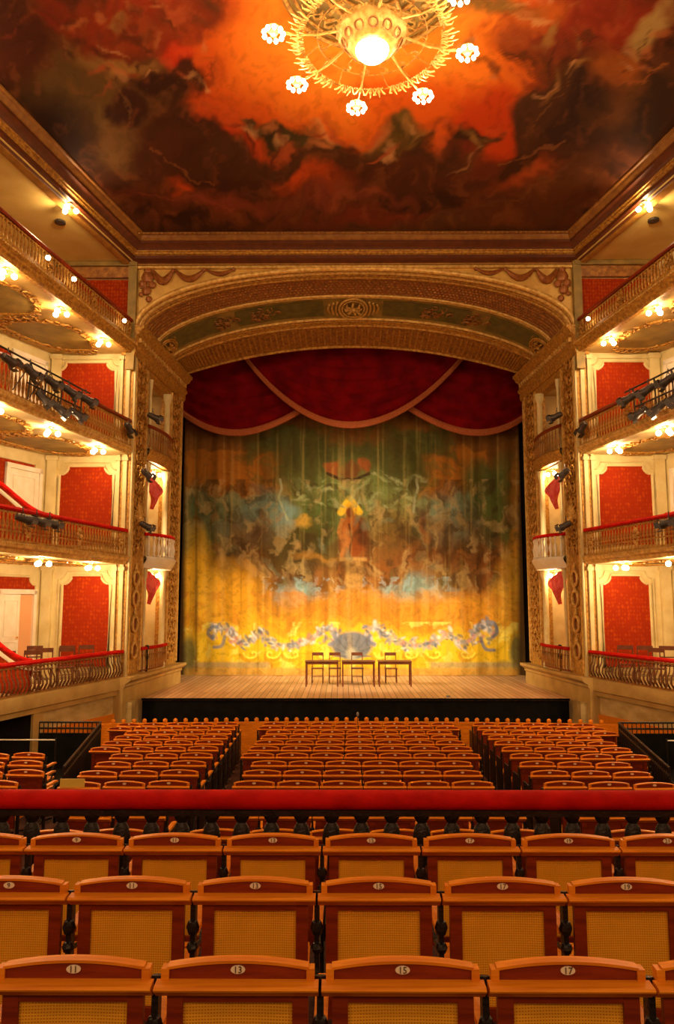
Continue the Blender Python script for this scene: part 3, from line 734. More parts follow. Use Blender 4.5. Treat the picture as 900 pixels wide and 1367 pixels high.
for s in(-1,1):
    m=MB()
    def G(x,z): return Vector((s*x,Y0-.05,z))
    for (xa,xb,zs,dp,rd) in((4.95,5.5,12.50,.30,.08),(4.1,4.9,12.52,.26,.065),(3.3,4.05,12.53,.13,.045)):
        m.tube([G(xa+(xb-xa)*t,zs-dp*math.sin(PI*t)) for t in np.linspace(0,1,11)],[rd*(.5+math.sin(PI*t)) for t in np.linspace(0,1,11)],7)
        m.ball(G(xa,zs),.06,8)
    for k,(dx,dz,r) in enumerate(((.0,.0,.13),(.12,-.1,.08),(-.12,-.12,.08),(.02,-.22,.1),(-.05,-.36,.07),(.14,-.28,.05),(0,.12,.08))):
        m.ball(G(5.64+dx*1.1,12.3+dz*1.7),r*1.35,8,0,(1,.5,1))
    for k in range(5):
        a=k/5*6.28; m.tube([G(5.68+.18*t*math.cos(a+t),12.12+.28*t*math.sin(a+t)) for t in np.linspace(.2,1,6)],.025,5)
    m.build('garland_relief',mat('russet_gilt_%d'%s,(.36,.12,.02),(.22,.06,.012),.45,12,.25),fw)

# ------------------------------------------------------------------ stage
m=MB(); m.prism([(-5.66,20.3,.93),(5.66,20.3,.93),(5.5,24.05,.93),(7.4,24.05,.93),(7.4,26.85,.93),(-7.4,26.85,.93),(-7.4,24.05,.93),(-5.5,24.05,.93)],(0,0,.07))
st=tag(m.build('stage_floor',M['planks'],smooth=False),'wide plank stage floor in front of the painted drop curtain','stage')
m=MB(); m.box((0,20.33,.45),(11.3,.08,.95)); m.box((0,20.27,.97),(11.32,.06,.05))
m.build('stage_apron',M['black'],st,smooth=False)

# drop curtain
def curtain():
    x0,x1=-6.0,6.0; z0,z1=1.02,10.9; nxx,nzz=420,360
    xs=np.linspace(x0,x1,nxx); zs=np.linspace(z1,z0,nzz)
    P=np.zeros((nzz,nxx,3)); P[:,:,0]=xs[None,:]; P[:,:,2]=zs[:,None]
    P[:,:,1]=26.4+.035*np.sin(xs*3.1)[None,:]+.018*np.sin(xs*11+1)[None,:]
    X,Y=photo_xy(P)
    A=Paint(X,Y,(150,86,20),warp=9,wf=1/22.,seed=8)
    A.speck(1/26.,3,.4,.65,(112,70,22),.8,sy=.7)
    A.rect(240,705,520,620,(122,76,24),30,.8)
    A.ell(465,600,215,26,(120,66,16),.5)
    # sky blue-green patches and buildings
    A.rect(246,380,658,735,(116,118,72),10,.85); A.rect(250,375,600,658,(166,94,20),4,.9); A.rect(255,370,650,657,(120,64,14),3,.6)
    A.rect(560,650,600,662,(168,96,20),4,.9); A.rect(566,650,654,661,(120,64,14),3,.6); A.rect(556,655,662,730,(128,130,82),8,.9)
    A.ell(470,680,92,62,(124,126,62),.3); A.ell(470,640,70,40,(110,112,48),.4)
    # foliage canopies
    for e in((400,590,70,20,.1),(350,602,36,10,-.3),(430,608,60,22,0),(395,625,36,26,0),(540,595,62,18,-.05),(585,604,34,9,.3),(520,612,52,20,0),(540,632,30,20,0),(375,585,40,12,-.2),(560,583,44,12,.2),(470,600,26,10,0)):
        A.ell(*e[:4],(70,66,22),.35,e[4],.8)
    A.speck(1/7.,21,.5,.62,(86,84,28),.5,mask=(Y<650)&(Y>565)&(X>330)&(X<610))
    A.ell(443,622,9,9,(150,76,26),.3); A.ell(487,622,9,9,(150,76,26),.3); A.ell(465,628,14,8,(110,62,22),.3)
    A.line([(437,632),(455,640),(475,640),(493,632)],2,(60,40,16))
    # left and right vegetation
    for e in((270,690,30,40,(84,92,48),0),(350,690,26,34,(112,130,100),0),(290,745,34,30,(74,88,36),0),(262,730,24,18,(86,98,40),0),(420,690,34,46,(78,88,30),0),(405,720,34,18,(94,92,24),.3),
        (600,690,30,34,(128,140,104),0),(650,690,34,40,(74,84,34),.2),(662,660,14,50,(82,94,36),.3),(640,640,26,20,(70,80,30),.4),(672,700,22,44,(84,88,30),0),(690,660,8,40,(150,98,30),0),(690,720,10,30,(190,120,30),0)):
        A.ell(*e[:4],e[4],.4,e[5],.85)
    # darker middle ground with figures
    for e in((350,760,70,44,(112,62,18)),(430,750,44,46,(72,60,20)),(520,740,60,44,(122,66,20)),(600,750,60,40,(110,60,22)),(570,780,50,26,(120,84,32)),(480,780,60,40,(140,78,22)),(390,735,40,26,(64,56,18)),(330,720,30,26,(106,66,28)),(520,700,26,30,(118,84,28)),(566,700,8,22,(120,52,16)),(660,760,30,30,(130,66,18)),(620,710,36,26,(104,74,36))):
        A.ell(*e[:4],e[4],.5,0,.75)
    A.speck(1/8.,41,.48,.66,(64,44,16),.6,mask=((Y>640)&(Y<815)).astype(float),sy=.6)
    A.speck(1/10.,47,.56,.7,(190,150,80),.5,mask=((Y>640)&(Y<830)).astype(float),sy=.5)
    for e in((395,795,24,16),(535,798,34,14),(585,800,26,14),(560,785,18,16),(408,790,14,14),(516,790,12,8),(380,690,12,20)): A.ell(*e,(126,150,124),.5,0,.75)
    A.speck(1/6.,51,.52,.64,(150,170,150),.5,mask=((Y>770)&(Y<825)&(X>350)&(X<620)).astype(float))
    # central statue, halo, pedestal
    A.line([(455,684),(467,666),(480,684)],4.5,(240,184,36)); A.ell(467,680,9,9,(226,160,30),.3,raw=True)
    A.ell(472,722,19,24,(146,70,20),.25,raw=True); A.ell(470,703,15,16,(156,80,24),.25,raw=True); A.ell(467,684,5,7,(120,56,18),.2,raw=True); A.ell(484,712,6,20,(120,58,18),.4,raw=True); A.ell(462,720,7,16,(184,108,44),.4,raw=True); A.line([(457,694),(452,710),(460,728),(456,742)],2.4,(180,110,44)); A.line([(478,694),(487,708),(486,726)],2,(110,52,16)); A.line([(466,700),(470,720),(466,740)],1.4,(104,50,16))
    A.rect(453,490,744,749,(196,142,66),2,.95,raw=True); A.rect(461,484,749,800,(190,136,60),3,.85,raw=True); A.speck(1/9.,61,.5,.62,(120,78,30),.5,mask=((X>455)&(X<490)&(Y>750)&(Y<800)).astype(float))
    A.ell(405,700,12,5,(190,140,44),.5,.2); A.ell(420,745,24,4,(150,100,30),.5)
    for pts in ([(374,640),(376,652),(372,664),(378,680),(384,694)],[(556,640),(558,652),(554,664),(552,684)]): A.line(pts,1.6,(178,172,116),.6)
    for k in range(90):
        q=random.Random(k); x,y=q.uniform(385,560),q.uniform(636,676); A.ell(x,y,q.uniform(3,8),q.uniform(1.5,3),q.choice([(150,148,84),(84,84,34),(168,160,96),(108,106,50)]),.5,q.uniform(-1,1),.55)
    for k in range(120):
        q=random.Random(k+500); x,y=q.uniform(255,690),q.uniform(690,800); A.ell(x,y,q.uniform(3,9),q.uniform(3,12),q.choice([(150,92,36),(84,50,18),(170,122,60),(70,72,34),(120,120,80),(60,36,14)]),.5,q.uniform(-1,1),.5)
    # golden ground and bottom border
    A.ell(470,830,240,30,(206,132,28),.6); A.rect(240,705,818,905,(232,172,26),24,.95)
    A.ell(300,800,50,40,(222,150,26),.5); A.ell(262,790,20,70,(226,160,30),.5); A.ell(600,820,90,26,(216,140,30),.5); A.ell(690,800,22,60,(214,150,34),.5); A.ell(455,815,90,18,(196,124,28),.6)
    A.speck(1/12.,71,.5,.66,(190,110,24),.5,mask=(Y>790).astype(float)); A.rect(250,700,845,885,(244,196,30),16,.7)
    A.speck(1/14.,77,.55,.68,(250,222,90),.6,mask=(Y>830).astype(float))
    # ribbon garland
    def crv(pts,n=10):
        q=[pts[0]]+list(pts)+[pts[-1]]; out=[]
        for i in range(1,len(q)-2):
            for t in np.linspace(0,1,n,endpoint=False):
                out.append(tuple(.5*((2*q[i][c])+(-q[i-1][c]+q[i+1][c])*t+(2*q[i-1][c]-5*q[i][c]+4*q[i+1][c]-q[i+2][c])*t*t+(-q[i-1][c]+3*q[i][c]-3*q[i+1][c]+q[i+2][c])*t**3) for c in (0,1)))
        return out+[pts[-1]]
    L_=[(284,852),(292,838),(306,840),(314,854),(330,858),(346,846),(362,858),(384,862),(408,858),(426,846),(440,838),(452,850),(440,860)]
    R_=[(658,850),(652,834),(640,838),(632,852),(616,858),(598,848),(580,858),(556,862),(532,858),(512,846),(498,838),(488,850),(500,860)]
    for li,l in enumerate((L_,R_)):
        c=crv(l); A.line(c,3.2,(166,156,140),.6)
        q=random.Random(100+li)
        for k in range(170):
            i=q.randrange(len(c)); x,y=c[i]; A.ell(x+q.gauss(0,3.6),y+q.gauss(0,4.2),q.uniform(1.6,5),q.uniform(1.1,2.8),q.choice([(128,130,126),(216,200,176),(150,146,134),(92,98,96),(238,224,190),(206,136,106),(110,112,108)]),.4,q.uniform(0,3),.75,raw=True)
    for pts in ([(284,852),(278,846),(282,838),(290,836)],[(658,850),(664,844),(660,832),(650,830)],[(300,850),(296,862),(286,864)],[(642,852),(648,866),(660,868)],[(440,860),(448,856),(446,848)],[(500,860),(492,856),(494,848)]): A.line(crv(pts),2.2,(112,118,124),.8)
    # blue-grey shell
    A.ell(470,862,27,19,(112,112,108),.12,0,.95,raw=True)
    for k in range(9):
        a=PI+PI*k/8; A.line([(470,876),(470+26*math.cos(a),876+30*math.sin(a))],1.0,(104,104,96),.8)
    A.ell(470,872,8,8,(190,180,140),.3,0,.7,raw=True)
    # yellow scroll work either side of the shell
    for cx,sg in((430,1),(510,-1),(390,-1),(545,1),(360,1),(580,-1),(335,-1),(620,1)):
        A.line([(cx+sg*14*(1-t)*math.cos(5.5*t),874+11*(1-t)*math.sin(5.5*t)) for t in np.linspace(0,1,10)],2.2,(214,150,20),.8)
        A.line([(cx+2+sg*12*(1-t)*math.cos(5.5*t),872+9*(1-t)*math.sin(5.5*t)) for t in np.linspace(0,1,10)],1.2,(252,228,70),.8)
    A.rect(240,360,884,892,(170,140,86),3,.8,raw=True); A.rect(575,705,884,892,(180,150,90),3,.8,raw=True); A.rect(240,705,892,905,(206,150,60),3,.8,raw=True)
    A.line([(262,560),(262,895)],1.5,(120,80,20),.6)
    A.ell(252,872,10,22,(120,110,50),.3,0,.9,raw=True); A.ell(690,868,9,22,(110,100,50),.3,0,.9,raw=True)
    # streaks painting light and shade of hanging folds, and the curtain's dark borders
    st=fbm(X/5.,Y/160.,91); A.mix(np.clip((st-.5)/.25,0,1)*.30,(84,58,20)); A.mix(np.clip((.42-st)/.2,0,1)*.22,(214,170,80))
    A.speck(1/3.5,95,.52,.7,(60,40,14),.25)
    A.rect(200,247,500,950,(52,30,10),6,.95,raw=True); A.rect(692,760,500,950,(60,36,12),6,.95,raw=True)
    C_=np.clip(A.C/np.array([1,.87,.62]),0,.92)
    c=paint_obj('drop_curtain',P,C_,M['paint_curtain'])
    tag(c,'painted stage drop curtain with statue, foliage and golden scroll border','curtain')
    m=MB(); m.tube([(x0,26.4,z0-.005),(x1,26.4,z0-.005)],.02,6); m.build('bottom_hem',mat('hem_cloth',(.45,.27,.08),None,.8),c)
curtain()

# burgundy valance: three swags with salmon fringe
def swag(name,top,bot,y,label,depth=.22,both=True):
    # top,bot: lists of (x,z)
    n=len(top); rows=[]; K=22
    for k in range(K+1):
        a=k/K; row=[]
        for j in range(n):
            x=top[j][0]*(1-a)+bot[j][0]*a; z=top[j][1]*(1-a)+bot[j][1]*a
            w=math.sin(PI*j/(n-1))
            yy=y-depth*w*math.sin(PI*a*.55)-.085*w*math.sin(a*2*PI*7+.8*math.sin(j*.35))*(.35+.65*a)
            row.append(Vector((x,yy,z)))
        rows.append(row)
    m=MB(); m.grid(rows); o=m.build(name,M['valance'],recalc=False)
    tag(o,label,'curtain','valance swags')
    e=rows[-1]
    m=MB(); 
    m.grid([[p+Vector((0,-.04,.06)) for p in e],[p+Vector((0,-.08,-.03)) for p in e],[p+Vector((0,-.05,-.16)) for p in e],[p+Vector((0,-.0,-.17)) for p in e],[p+Vector((0,0,.05)) for p in e]])
    m.build('fringe_band',M['fringe'],o,recalc=True)
    return o
def at(px,py,y):
    u=(px-450)/1000; v=(683.5-py)/1000
    f=math.cos(PITCH)-v*math.sin(PITCH); up=math.sin(PITCH)+v*math.cos(PITCH)
    fx_=-u*0+f; wx=u*math.cos(YAW)-f*math.sin(YAW)*1.0; wy=u*math.sin(YAW)+f*math.cos(YAW)
    t=y/wy; return (CAMP[0]+wx*t, CAMP[2]+up*t)
def quad(p0,pm,p1,n=31):
    # parabola through three photo points, as (px,py)
    out=[]
    for i in range(n):
        t=i/(n-1); a=(1-t)**2; b=2*t*(1-t); c=t*t
        cx=2*pm[0]-.5*(p0[0]+p1[0]); cy=2*pm[1]-.5*(p0[1]+p1[1])
        out.append((a*p0[0]+b*cx+c*p1[0],a*p0[1]+b*cy+c*p1[1]))
    return out
def shape(P,pw=.8): return P
for nm,(b0,bm_,b1),(t0,t1),y,lb in (('valance_swag',((322,468),(468,567),(622,470)),((322,440),(622,440)),25.3,'wide central burgundy velvet swag with salmon fringe above the stage'),
        ('valance_swag',((205,505),(322,577),(470,490)),((205,440),(400,440)),25.75,'left burgundy velvet swag tucked behind the wide central one'),
        ('valance_swag',((478,490),(632,577),(740,505)),((560,440),(740,440)),25.75,'right burgundy velvet swag tucked behind the wide central one')):
    B=quad(b0,bm_,b1); T=[(t0[0]+(t1[0]-t0[0])*i/30,t0[1]) for i in range(31)]
    swag(nm,[at(*p,y) for p in T],[at(*p,y) for p in B],y,lb)
m=MB(); m.box((0,25.98,12.35),(12.5,.06,3.5)); tag(m.build('valance_backing',M['valance'],smooth=False),'flat burgundy backing cloth behind the stage swags','curtain')
# ------------------------------------------------------------------ seats
def make_seat(W=.54,rough=False,number=None):
    r=empty('theatre_seat',(0,0,0))
    # crest: arched cap in the lit wood tone, field painted in the shaded tone
    n=15; hw=.232
    xs=[-hw+2*hw*i/(n-1) for i in range(n)]
    zt=lambda x:.900-.020*(x/hw)**2
    m=MB(); y0,y1=.0,.022
    poly=[(x,y0,zt(x)-.012) for x in xs]+[(hw,y0,.80),(-hw,y0,.80)]
    m.prism(poly,(0,y1-y0,0)); m.build('crest_panel',M['dark_and_shaded_wood'],r,smooth=False)
    m=MB(); rows=[[(x,-.005,zt(x)-.009) for x in xs],[(x,-.005,zt(x)) for x in xs],[(x,.032,zt(x)+.002) for x in xs],[(x,.032,zt(x)-.013) for x in xs]]
    m.grid(rows); m.grid([rows[3],rows[0]])
    for sg in(-1,1): m.box((sg*(hw+.006),.012,.848),(.026,.040,.056))
    m.build('crest_cap',M['wood'],r,smooth=False)
    # ledge
    m=MB(); m.prism([(-W/2+.005,.0,.842),(-W/2+.005,-.050,.838),(-W/2+.005,-.057,.832),(-W/2+.005,-.054,.826),(-W/2+.005,-.016,.797),(-W/2+.005,.0,.797)],(W-.01,0,0)); m.build('ledge',M['wood'],r,smooth=False)
    # back frame, its shade put into the darker wood colour
    st=MB(); st.box((0,0,.565),(.052,.026,.47)); 
    a=st.build('stile',M['dark_and_shaded_wood'],r,smooth=False); a.location=(-.205,.012,0)
    b=a.copy(); COL.objects.link(b); b.location=(.205,.012,0)
    m=MB(); m.box((0,.012,.345),(.36,.024,.05)); m.build('back_rail',M['dark_and_shaded_wood'],r,smooth=False); m=MB(); m.box((0,.012,.785),(.36,.024,.03)); m.build('top_rail',M['dark_and_shaded_wood'],r,smooth=False)
    m=MB(); m.grid([[(x,.012+.01*math.cos(x*8),z) for x in np.linspace(-.182,.182,7)] for z in(.365,.5,.64,.775)]); m.build('cane_back',M['cane'],r,recalc=False)
    # seat
    m=MB()
    m.box((0,.06,.43),(.44,.05,.035)); m.box((0,.43,.43),(.44,.05,.035)); m.box((-.2,.245,.43),(.05,.34,.035)); m.box((.2,.245,.43),(.05,.34,.035))
    sp=m.build('seat_frame',M['wood'],r,smooth=False)
    m=MB(); m.box((0,.245,.435),(.36,.33,.01)); m.build('cane_seat',M['cane'],sp,smooth=False)
    # number plate
    m=MB(); m.lathe([(.001,0),(.021,0),(.021,.004),(.001,.005)],(0,-.001,.872),16,M=Matrix.Rotation(PI/2,3,'X'),sx=1.15,sy=.62)
    bd=m.build('number_plate',M['badge'],r)
    # cast iron standard with arm
    m=MB(); x=W/2
    m.box((x,.02,.42),(.022,.05,.80)); m.tube([(x,.02,.80),(x,.03,.84)],.02,8); m.ball((x,.0,.70),.036,8,0,(.8,.9,1)); m.ball((x,-.005,.62),.026,8); m.ball((x,-.0,.50),.03,8,0,(.7,.8,1.4))
    m.tube([(x,-.10,.012),(x,-.02,.04),(x,.02,.12),(x,.08,.04),(x,.32,.012)],.016,6)
    m.tube([(x,.02,.60),(x,.20,.56),(x,.33,.66)],.012,6); m.tube([(x,.03,.30),(x,.2,.26),(x,.3,.42)],.014,6)
    m.build('iron_standard',M['iron'],r)
    m=MB(); pts=[(x-.022,.03,.69),(x+.022,.03,.69),(x+.024,.30,.70),(x+.016,.37,.69),(x-.016,.37,.69),(x-.024,.30,.70)]
    m.prism(pts,(0,0,-.026)); m.build('armrest',M['wood'],r,smooth=False)
    return r
def text_obj(s,size,parent,loc,rot,mt,name='numerals'):
    cu=bpy.data.curves.new('t','FONT'); cu.body=s; cu.size=size; cu.align_x='CENTER'; cu.align_y='CENTER'; cu.extrude=.0006; cu.resolution_u=2
    t=bpy.data.objects.new('t',cu); COL.objects.link(t); bpy.context.view_layer.update()
    me=bpy.data.meshes.new_from_object(t.evaluated_get(bpy.context.evaluated_depsgraph_get())); bpy.data.objects.remove(t); bpy.data.curves.remove(cu)
    me.materials.clear(); me.materials.append(mt)
    o=bpy.data.objects.new(name,me); COL.objects.link(o); o.parent=parent; o.location=loc; o.rotation_euler=rot; return o
ORD=['first','second','third','fourth','fifth','sixth','seventh','eighth','ninth','tenth','eleventh','twelfth','thirteenth']
proto=make_seat(); KM=kidmap(proto); used=[False]
def seat(x,y,z,rz=0,label='',group=''):
    if not used[0]: o=proto; used[0]=True
    else: o=copy_tree(proto,None,KM)
    o.location=(x,y,z); o.rotation_euler=(0,0,rz); tag(o,label,'seat',group); return o
raised=[(2.62,1.435,-4,3,'nearest row'),(3.45,1.40,-5,5,'second nearest row'),(4.30,1.335,-5,6,'row right behind the crimson rail')]
for y,z,a,b,nm in raised:
    for k in range(a,b):
        n=k-a
        o=seat((-.152 if y<3 else -.19)+.54*k,y,z,0,'%s cane backed seat from left, %s'%(ORD[n],nm),'raised seats: '+nm)
        pl=[c for c in o.children if c.name.startswith('number_plate')][0]
        text_obj(str(15+2*k),.030,pl,(0,-.0075,.872),(PI/2,0,0),M['ink'])
rowk=0
KM=dict(KM)
alt=[c for c in proto.children if c.name.startswith('cane_back')][0].data.copy(); alt.materials.clear(); alt.materials.append(M['dark_and_shaded_wood'])
endm=MB(); endm.box((0,.16,.38),(.02,.36,.62)); endm.box((0,.02,.42),(.026,.06,.80)); endm=endm.build('end_standard',M['iron'],smooth=False); endme=endm.data; bpy.data.objects.remove(endm)
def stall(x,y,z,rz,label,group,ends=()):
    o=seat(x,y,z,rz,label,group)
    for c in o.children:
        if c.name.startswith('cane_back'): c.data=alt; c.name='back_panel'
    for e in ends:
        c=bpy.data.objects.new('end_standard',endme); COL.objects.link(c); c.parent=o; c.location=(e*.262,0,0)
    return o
for k in range(13):
    y=7.05+.85*k; z=stall_z(y); t=(y-9.5)/5.2
    xl,xr=-1.66-.30*t,1.48+.44*t
    n=int(round((xr-xl)/.54)); n=max(6,n); c=(xl+xr)/2
    rn='%s row beyond the crimson rail'%ORD[k]
    for j in range(n):
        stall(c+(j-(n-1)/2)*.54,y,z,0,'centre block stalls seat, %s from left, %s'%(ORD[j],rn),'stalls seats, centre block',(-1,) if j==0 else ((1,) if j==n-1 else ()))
    for s in(-1,1):
        xi=2.12+.30*t+(.1 if s<0 else 0); xo=3.80+1.0*(y-9.5)/4.6
        nn=max(2,int((xo-xi)/.54+(.2 if s<0 else .35)))
        for j in range(nn):
            xx=s*(xi+.27+.54*j); a=s*.035*(1+j*.3)
            stall(xx,y-.035*j,z,a,'%s block stalls seat, %s from the aisle, %s'%(SIDE[s],ORD[j],rn),'stalls seats, %s block'%SIDE[s],((-s,) if j==0 else ()))
        if 1<k<7:
            for j in range(3):
                xx=s*((4.98+.36*(y-11.3) if y>11 else max(xo,4.0)+.62)+.54*j)
                if abs(xx)<6.0+TIER[0]['k']*(Y0-y)-.5:
                    stall(xx,y-.05*j,z,s*.09,'%s wall side seat, %s from stairwell, %s'%(SIDE[s],ORD[j],rn),'side stalls seats on the %s'%SIDE[s])
# yellow card lying against one seat back
m=MB(); m.box((0,0,0),(.30,.01,.10)); o=m.build('seat_card',M['card'],smooth=False,loc=(-3.66,9.505,1.306)); tag(o,'small yellow card on a seat back just above the crimson rail, at left','card')

# ------------------------------------------------------------------ crimson rail with iron balusters
ry=5.2
root=empty('balustrade',(0,ry,1.33),0,'long crimson velvet padded rail on black iron balusters, crossing the hall','balustrade')
m=MB(); path=[(x,0,.865) for x in np.linspace(-6.2,6.2,30)]
prof=[(.08*math.cos(a),.062*math.sin(a)) for a in np.linspace(0,2*PI,14,endpoint=False)]
m.sweep(path,prof,0); m.build('padded_rail',M['velvetrail'],root)
m=MB(); m.box((0,0,.785),(12.4,.06,.04)); m.box((0,0,.05),(12.4,.10,.1)); m.build('iron_frame',M['iron'],root,smooth=False)
pb=MB(); pb.lathe([(.03,.1),(.02,.2),(.03,.28),(.016,.36),(.022,.44),(.05,.55),(.062,.62),(.05,.69),(.03,.72),(.05,.75),(.052,.77)],n=10,sy=.7)
p0=pb.build('baluster',M['iron'],root); first=True
for i in range(-29,30):
    if first: o=p0; first=False
    else: o=p0.copy(); COL.objects.link(o)
    o.location=(i*.2-.02,0,0)
    
# ------------------------------------------------------------------ orchestra fence
root=empty('orchestra_fence',(0,18.5,0),0,'low curved wooden pit fence with scalloped top in front of the stage','fence')
def fpt(x): return (x,-.0-.012*x*x*.9,0)
m=MB(); xs=np.linspace(-6.15,6.15,40); zf=stall_z(17.6)
m.sweep([(x,-.0108*x*x,zf) for x in xs],[(-.02,0),(.02,0),(.02,.72),(-.02,.72)],0); m.sweep([(x,-.0108*x*x,zf+.70) for x in xs],[(-.035,0),(.035,0),(.035,.05),(-.035,.05)],0)
m.build('fence_panel',M['wood'],root)
pb=MB(); pb.lathe([(.035,0),(.05,.03),(.055,.07),(.03,.1),(.001,.11)],n=8,sy=.6); p0=None
for i in range(-24,25):
    x=i*.24
    if p0 is None: p0=pb.build('finial',M['wood'],root); o=p0
    else: o=p0.copy(); COL.objects.link(o)
    o.location=(x,-.0108*x*x,zf+.745)
# microphone on the fence line
root=empty('microphone',(.02,18.15,stall_z(17.6)),0,'slim microphone on a stand just before the stage centre','microphone')
m=MB(); m.tube([(0,0,.02),(0,0,.93)],.008,6); m.lathe([(.12,0),(.12,.015),(.02,.03)],n=12); m.build('stand',M['metal'],root)
m=MB(); m.ball((0,0,.97),.04,8,0,(.8,.8,1.3)); m.build('microphone_head',M['lens'],root)

# ------------------------------------------------------------------ stairwells with dark railings
for s in(-1,1):
    root=empty('stair_railing',(s*5.25,13.5,0),0,'black iron railing around the dark stairwell beside the %s stalls block'%SIDE[s],'railing')
    z0=stall_z(13.5)
    def R(x,y,z): return (s*(x-5.25),y-13.5,z0+z)
    xi=lambda y:4.17+.2*(y-10.7); loop=[(xi(15.6)-.05,15.6),(6.55,15.6),(6.55,11.2),(xi(11.2)+.05,11.2)]
    m=MB()
    for z in(.92,.80,.10):
        m.tube([R(xi(15.6)+.1,15.6,z),R(6.5,15.6,z)],.02,6); m.tube([R(xi(15.6)+.1,15.6,z),R(xi(11.4)+.15,11.4,z)],.02,6)
    m.build('rail',M['iron'],root)
    pb=MB(); pb.tube([(0,0,.0),(0,0,.92)],.011,5); p0=None
    pts=[(xi(15.6)+.1+(6.4-xi(15.6))*i/14,15.6) for i in range(15)]+[(xi(15.6-4.2*i/34)+.1+.05*i/34,15.6-4.2*i/34) for i in range(1,35)]
    for px_,py_ in pts:
        if p0 is None: p0=pb.build('bar',M['iron'],root); o=p0
        else: o=p0.copy(); COL.objects.link(o)
        o.location=R(px_,py_,0)
    m=MB(); m.prism([R(xi(15.6)+.2,15.5,.03),R(6.45,15.5,.03),R(6.45,15.5,.72),R(xi(15.6)+.2,15.5,.72)],(0,.04,0)); m.prism([R(xi(15.6)+.2,15.5,.02),R(6.5,15.5,.02),R(xi(11.3)+.5,11.3,.02),R(xi(11.3)+.3,11.3,.02)],(0,0,.01))
    m.prism([R(xi(15.5)+.2,15.5,.05),R(xi(11.4)+.24,11.4,.05),R(xi(11.4)+.24,11.4,.66),R(xi(15.5)+.2,15.5,.66)],(s*.03,0,0)); m.build('stairwell_shade_sheets',M['black'],root,smooth=False)  # black sheets and floor patch stand in for the shade down the stairwell
    # slanted brass hand bars at the stair
    m=MB()
    for k in range(2): m.tube([R(xi(11.6)+.45,11.3-k*.8,.70),R(xi(11.6)+.62,11.75-k*.8,.86)],.016,6)
    m.build('brass_bar',M['brass'],root)
    root=empty('barrier_cable',(s*6.4,14.6,0),0,'thin pale cable strung level across the %s side aisle'%SIDE[s],'cable')
    m=MB(); m.tube([(-s*.62,0,.92),(s*1.0,0,.92)],.012,6); m.build('cable',M['white'],root)
    m=MB(); m.tube([(-s*.62,0,.08),(-s*.62,0,.95)],.018,6); m.tube([(s*1.0,0,.08),(s*1.0,0,.95)],.018,6); m.build('post',M['iron'],root)

# ------------------------------------------------------------------ tables and chairs on the stage
SZ=1.0
def make_table():
    r=empty('table'); m=MB(); m.box((0,0,.735),(1.02,.55,.03)); m.build('table_top',M['tablewood'],r,smooth=False)
    m=MB(); m.box((0,-.24,.69),(.92,.02,.07)); m.box((0,.24,.69),(.92,.02,.07)); m.box((-.47,0,.69),(.02,.46,.07)); m.box((.47,0,.69),(.02,.46,.07)); m.build('apron',M['tablewood'],r,smooth=False)
    l=MB(); l.prism([(-.022,-.022,0),(.022,-.022,0),(.022,.022,0),(-.022,.022,0)],(0,0,.72)); p=None
    for a in(-.475,.475):
        for b in(-.24,.24):
            o=l.build('leg',M['tablewood'],r,smooth=False) if p is None else p.copy()
            if p is None: p=o
            else: COL.objects.link(o)
            o.location=(a,b,0)
    return r
def make_chair():
    r=empty('chair'); m=MB(); m.box((0,0,.45),(.40,.40,.03)); m.build('seat',M['tablewood'],r,smooth=False)
    l=MB(); l.tube([(0,0,0),(0,0,.44)],.015,6); p=None
    for a in(-.17,.17):
        for b in(-.17,.17):
            o=l.build('leg',M['tablewood'],r) if p is None else p.copy()
            if p is None: p=o
            else: COL.objects.link(o)
            o.location=(a,b,0)
    m=MB()
    for a in(-.17,.17): m.tube([(a,.19,.45),(a,.23,.92)],.014,6)
    m.box((0,.23,.88),(.36,.02,.10)); m.box((0,.21,.66),(.34,.015,.03)); m.build('backrest',M['tablewood'],r,smooth=False)
    m=MB(); m.tube([(-.17,-.17,.2),(.17,-.17,.2)],.009,5); m.tube([(-.17,.17,.2),(.17,.17,.2)],.009,5); m.build('stretcher',M['tablewood'],r)
    return r
tb=make_table(); kt=kidmap(tb)
for i,(px,lb) in enumerate(((430,'left'),(478.5,'middle'),(527,'right'))):
    o=tb if i==0 else copy_tree(tb,None,kt)
    o.location=(at(px,905,23.3)[0],23.3,SZ); tag(o,'dark wooden table standing %s of the three on the stage'%lb,'table','tables on the stage')
ch=make_chair(); kc=kidmap(ch)
for i,(px,lb) in enumerate(((424,'behind the left table, to the left'),(447,'behind the left table, to the right'),(477,'behind the middle table'),(522,'behind the right table'))):
    o=ch if i==0 else copy_tree(ch,None,kc)
    o.location=(at(px,905,24.2)[0],24.15,SZ); tag(o,'slender dark wooden chair %s on the stage'%lb,'chair','chairs on the stage')
# dark chairs in the ground boxes
for s,lst in((-1,((-6.75,18.9),(-7.15,18.7),(-6.9,18.0),(-7.3,17.7),(-7.9,18.6),(-7.25,16.9),(-7.7,16.6))),(1,((6.7,18.9),(7.1,18.7),(7.6,18.6),(7.0,17.8)))):
    for j,(x,y) in enumerate(lst):
        o=copy_tree(ch,None,kc); o.location=(x,y,FLOORZ[0]-.06); o.rotation_euler=(0,0,PI-s*.45)
        tag(o,'small dark chair behind the %s ground level box rail, %s counted from the stage'%(SIDE[s],ORD[j]),'chair','chairs in the %s ground level boxes'%SIDE[s])

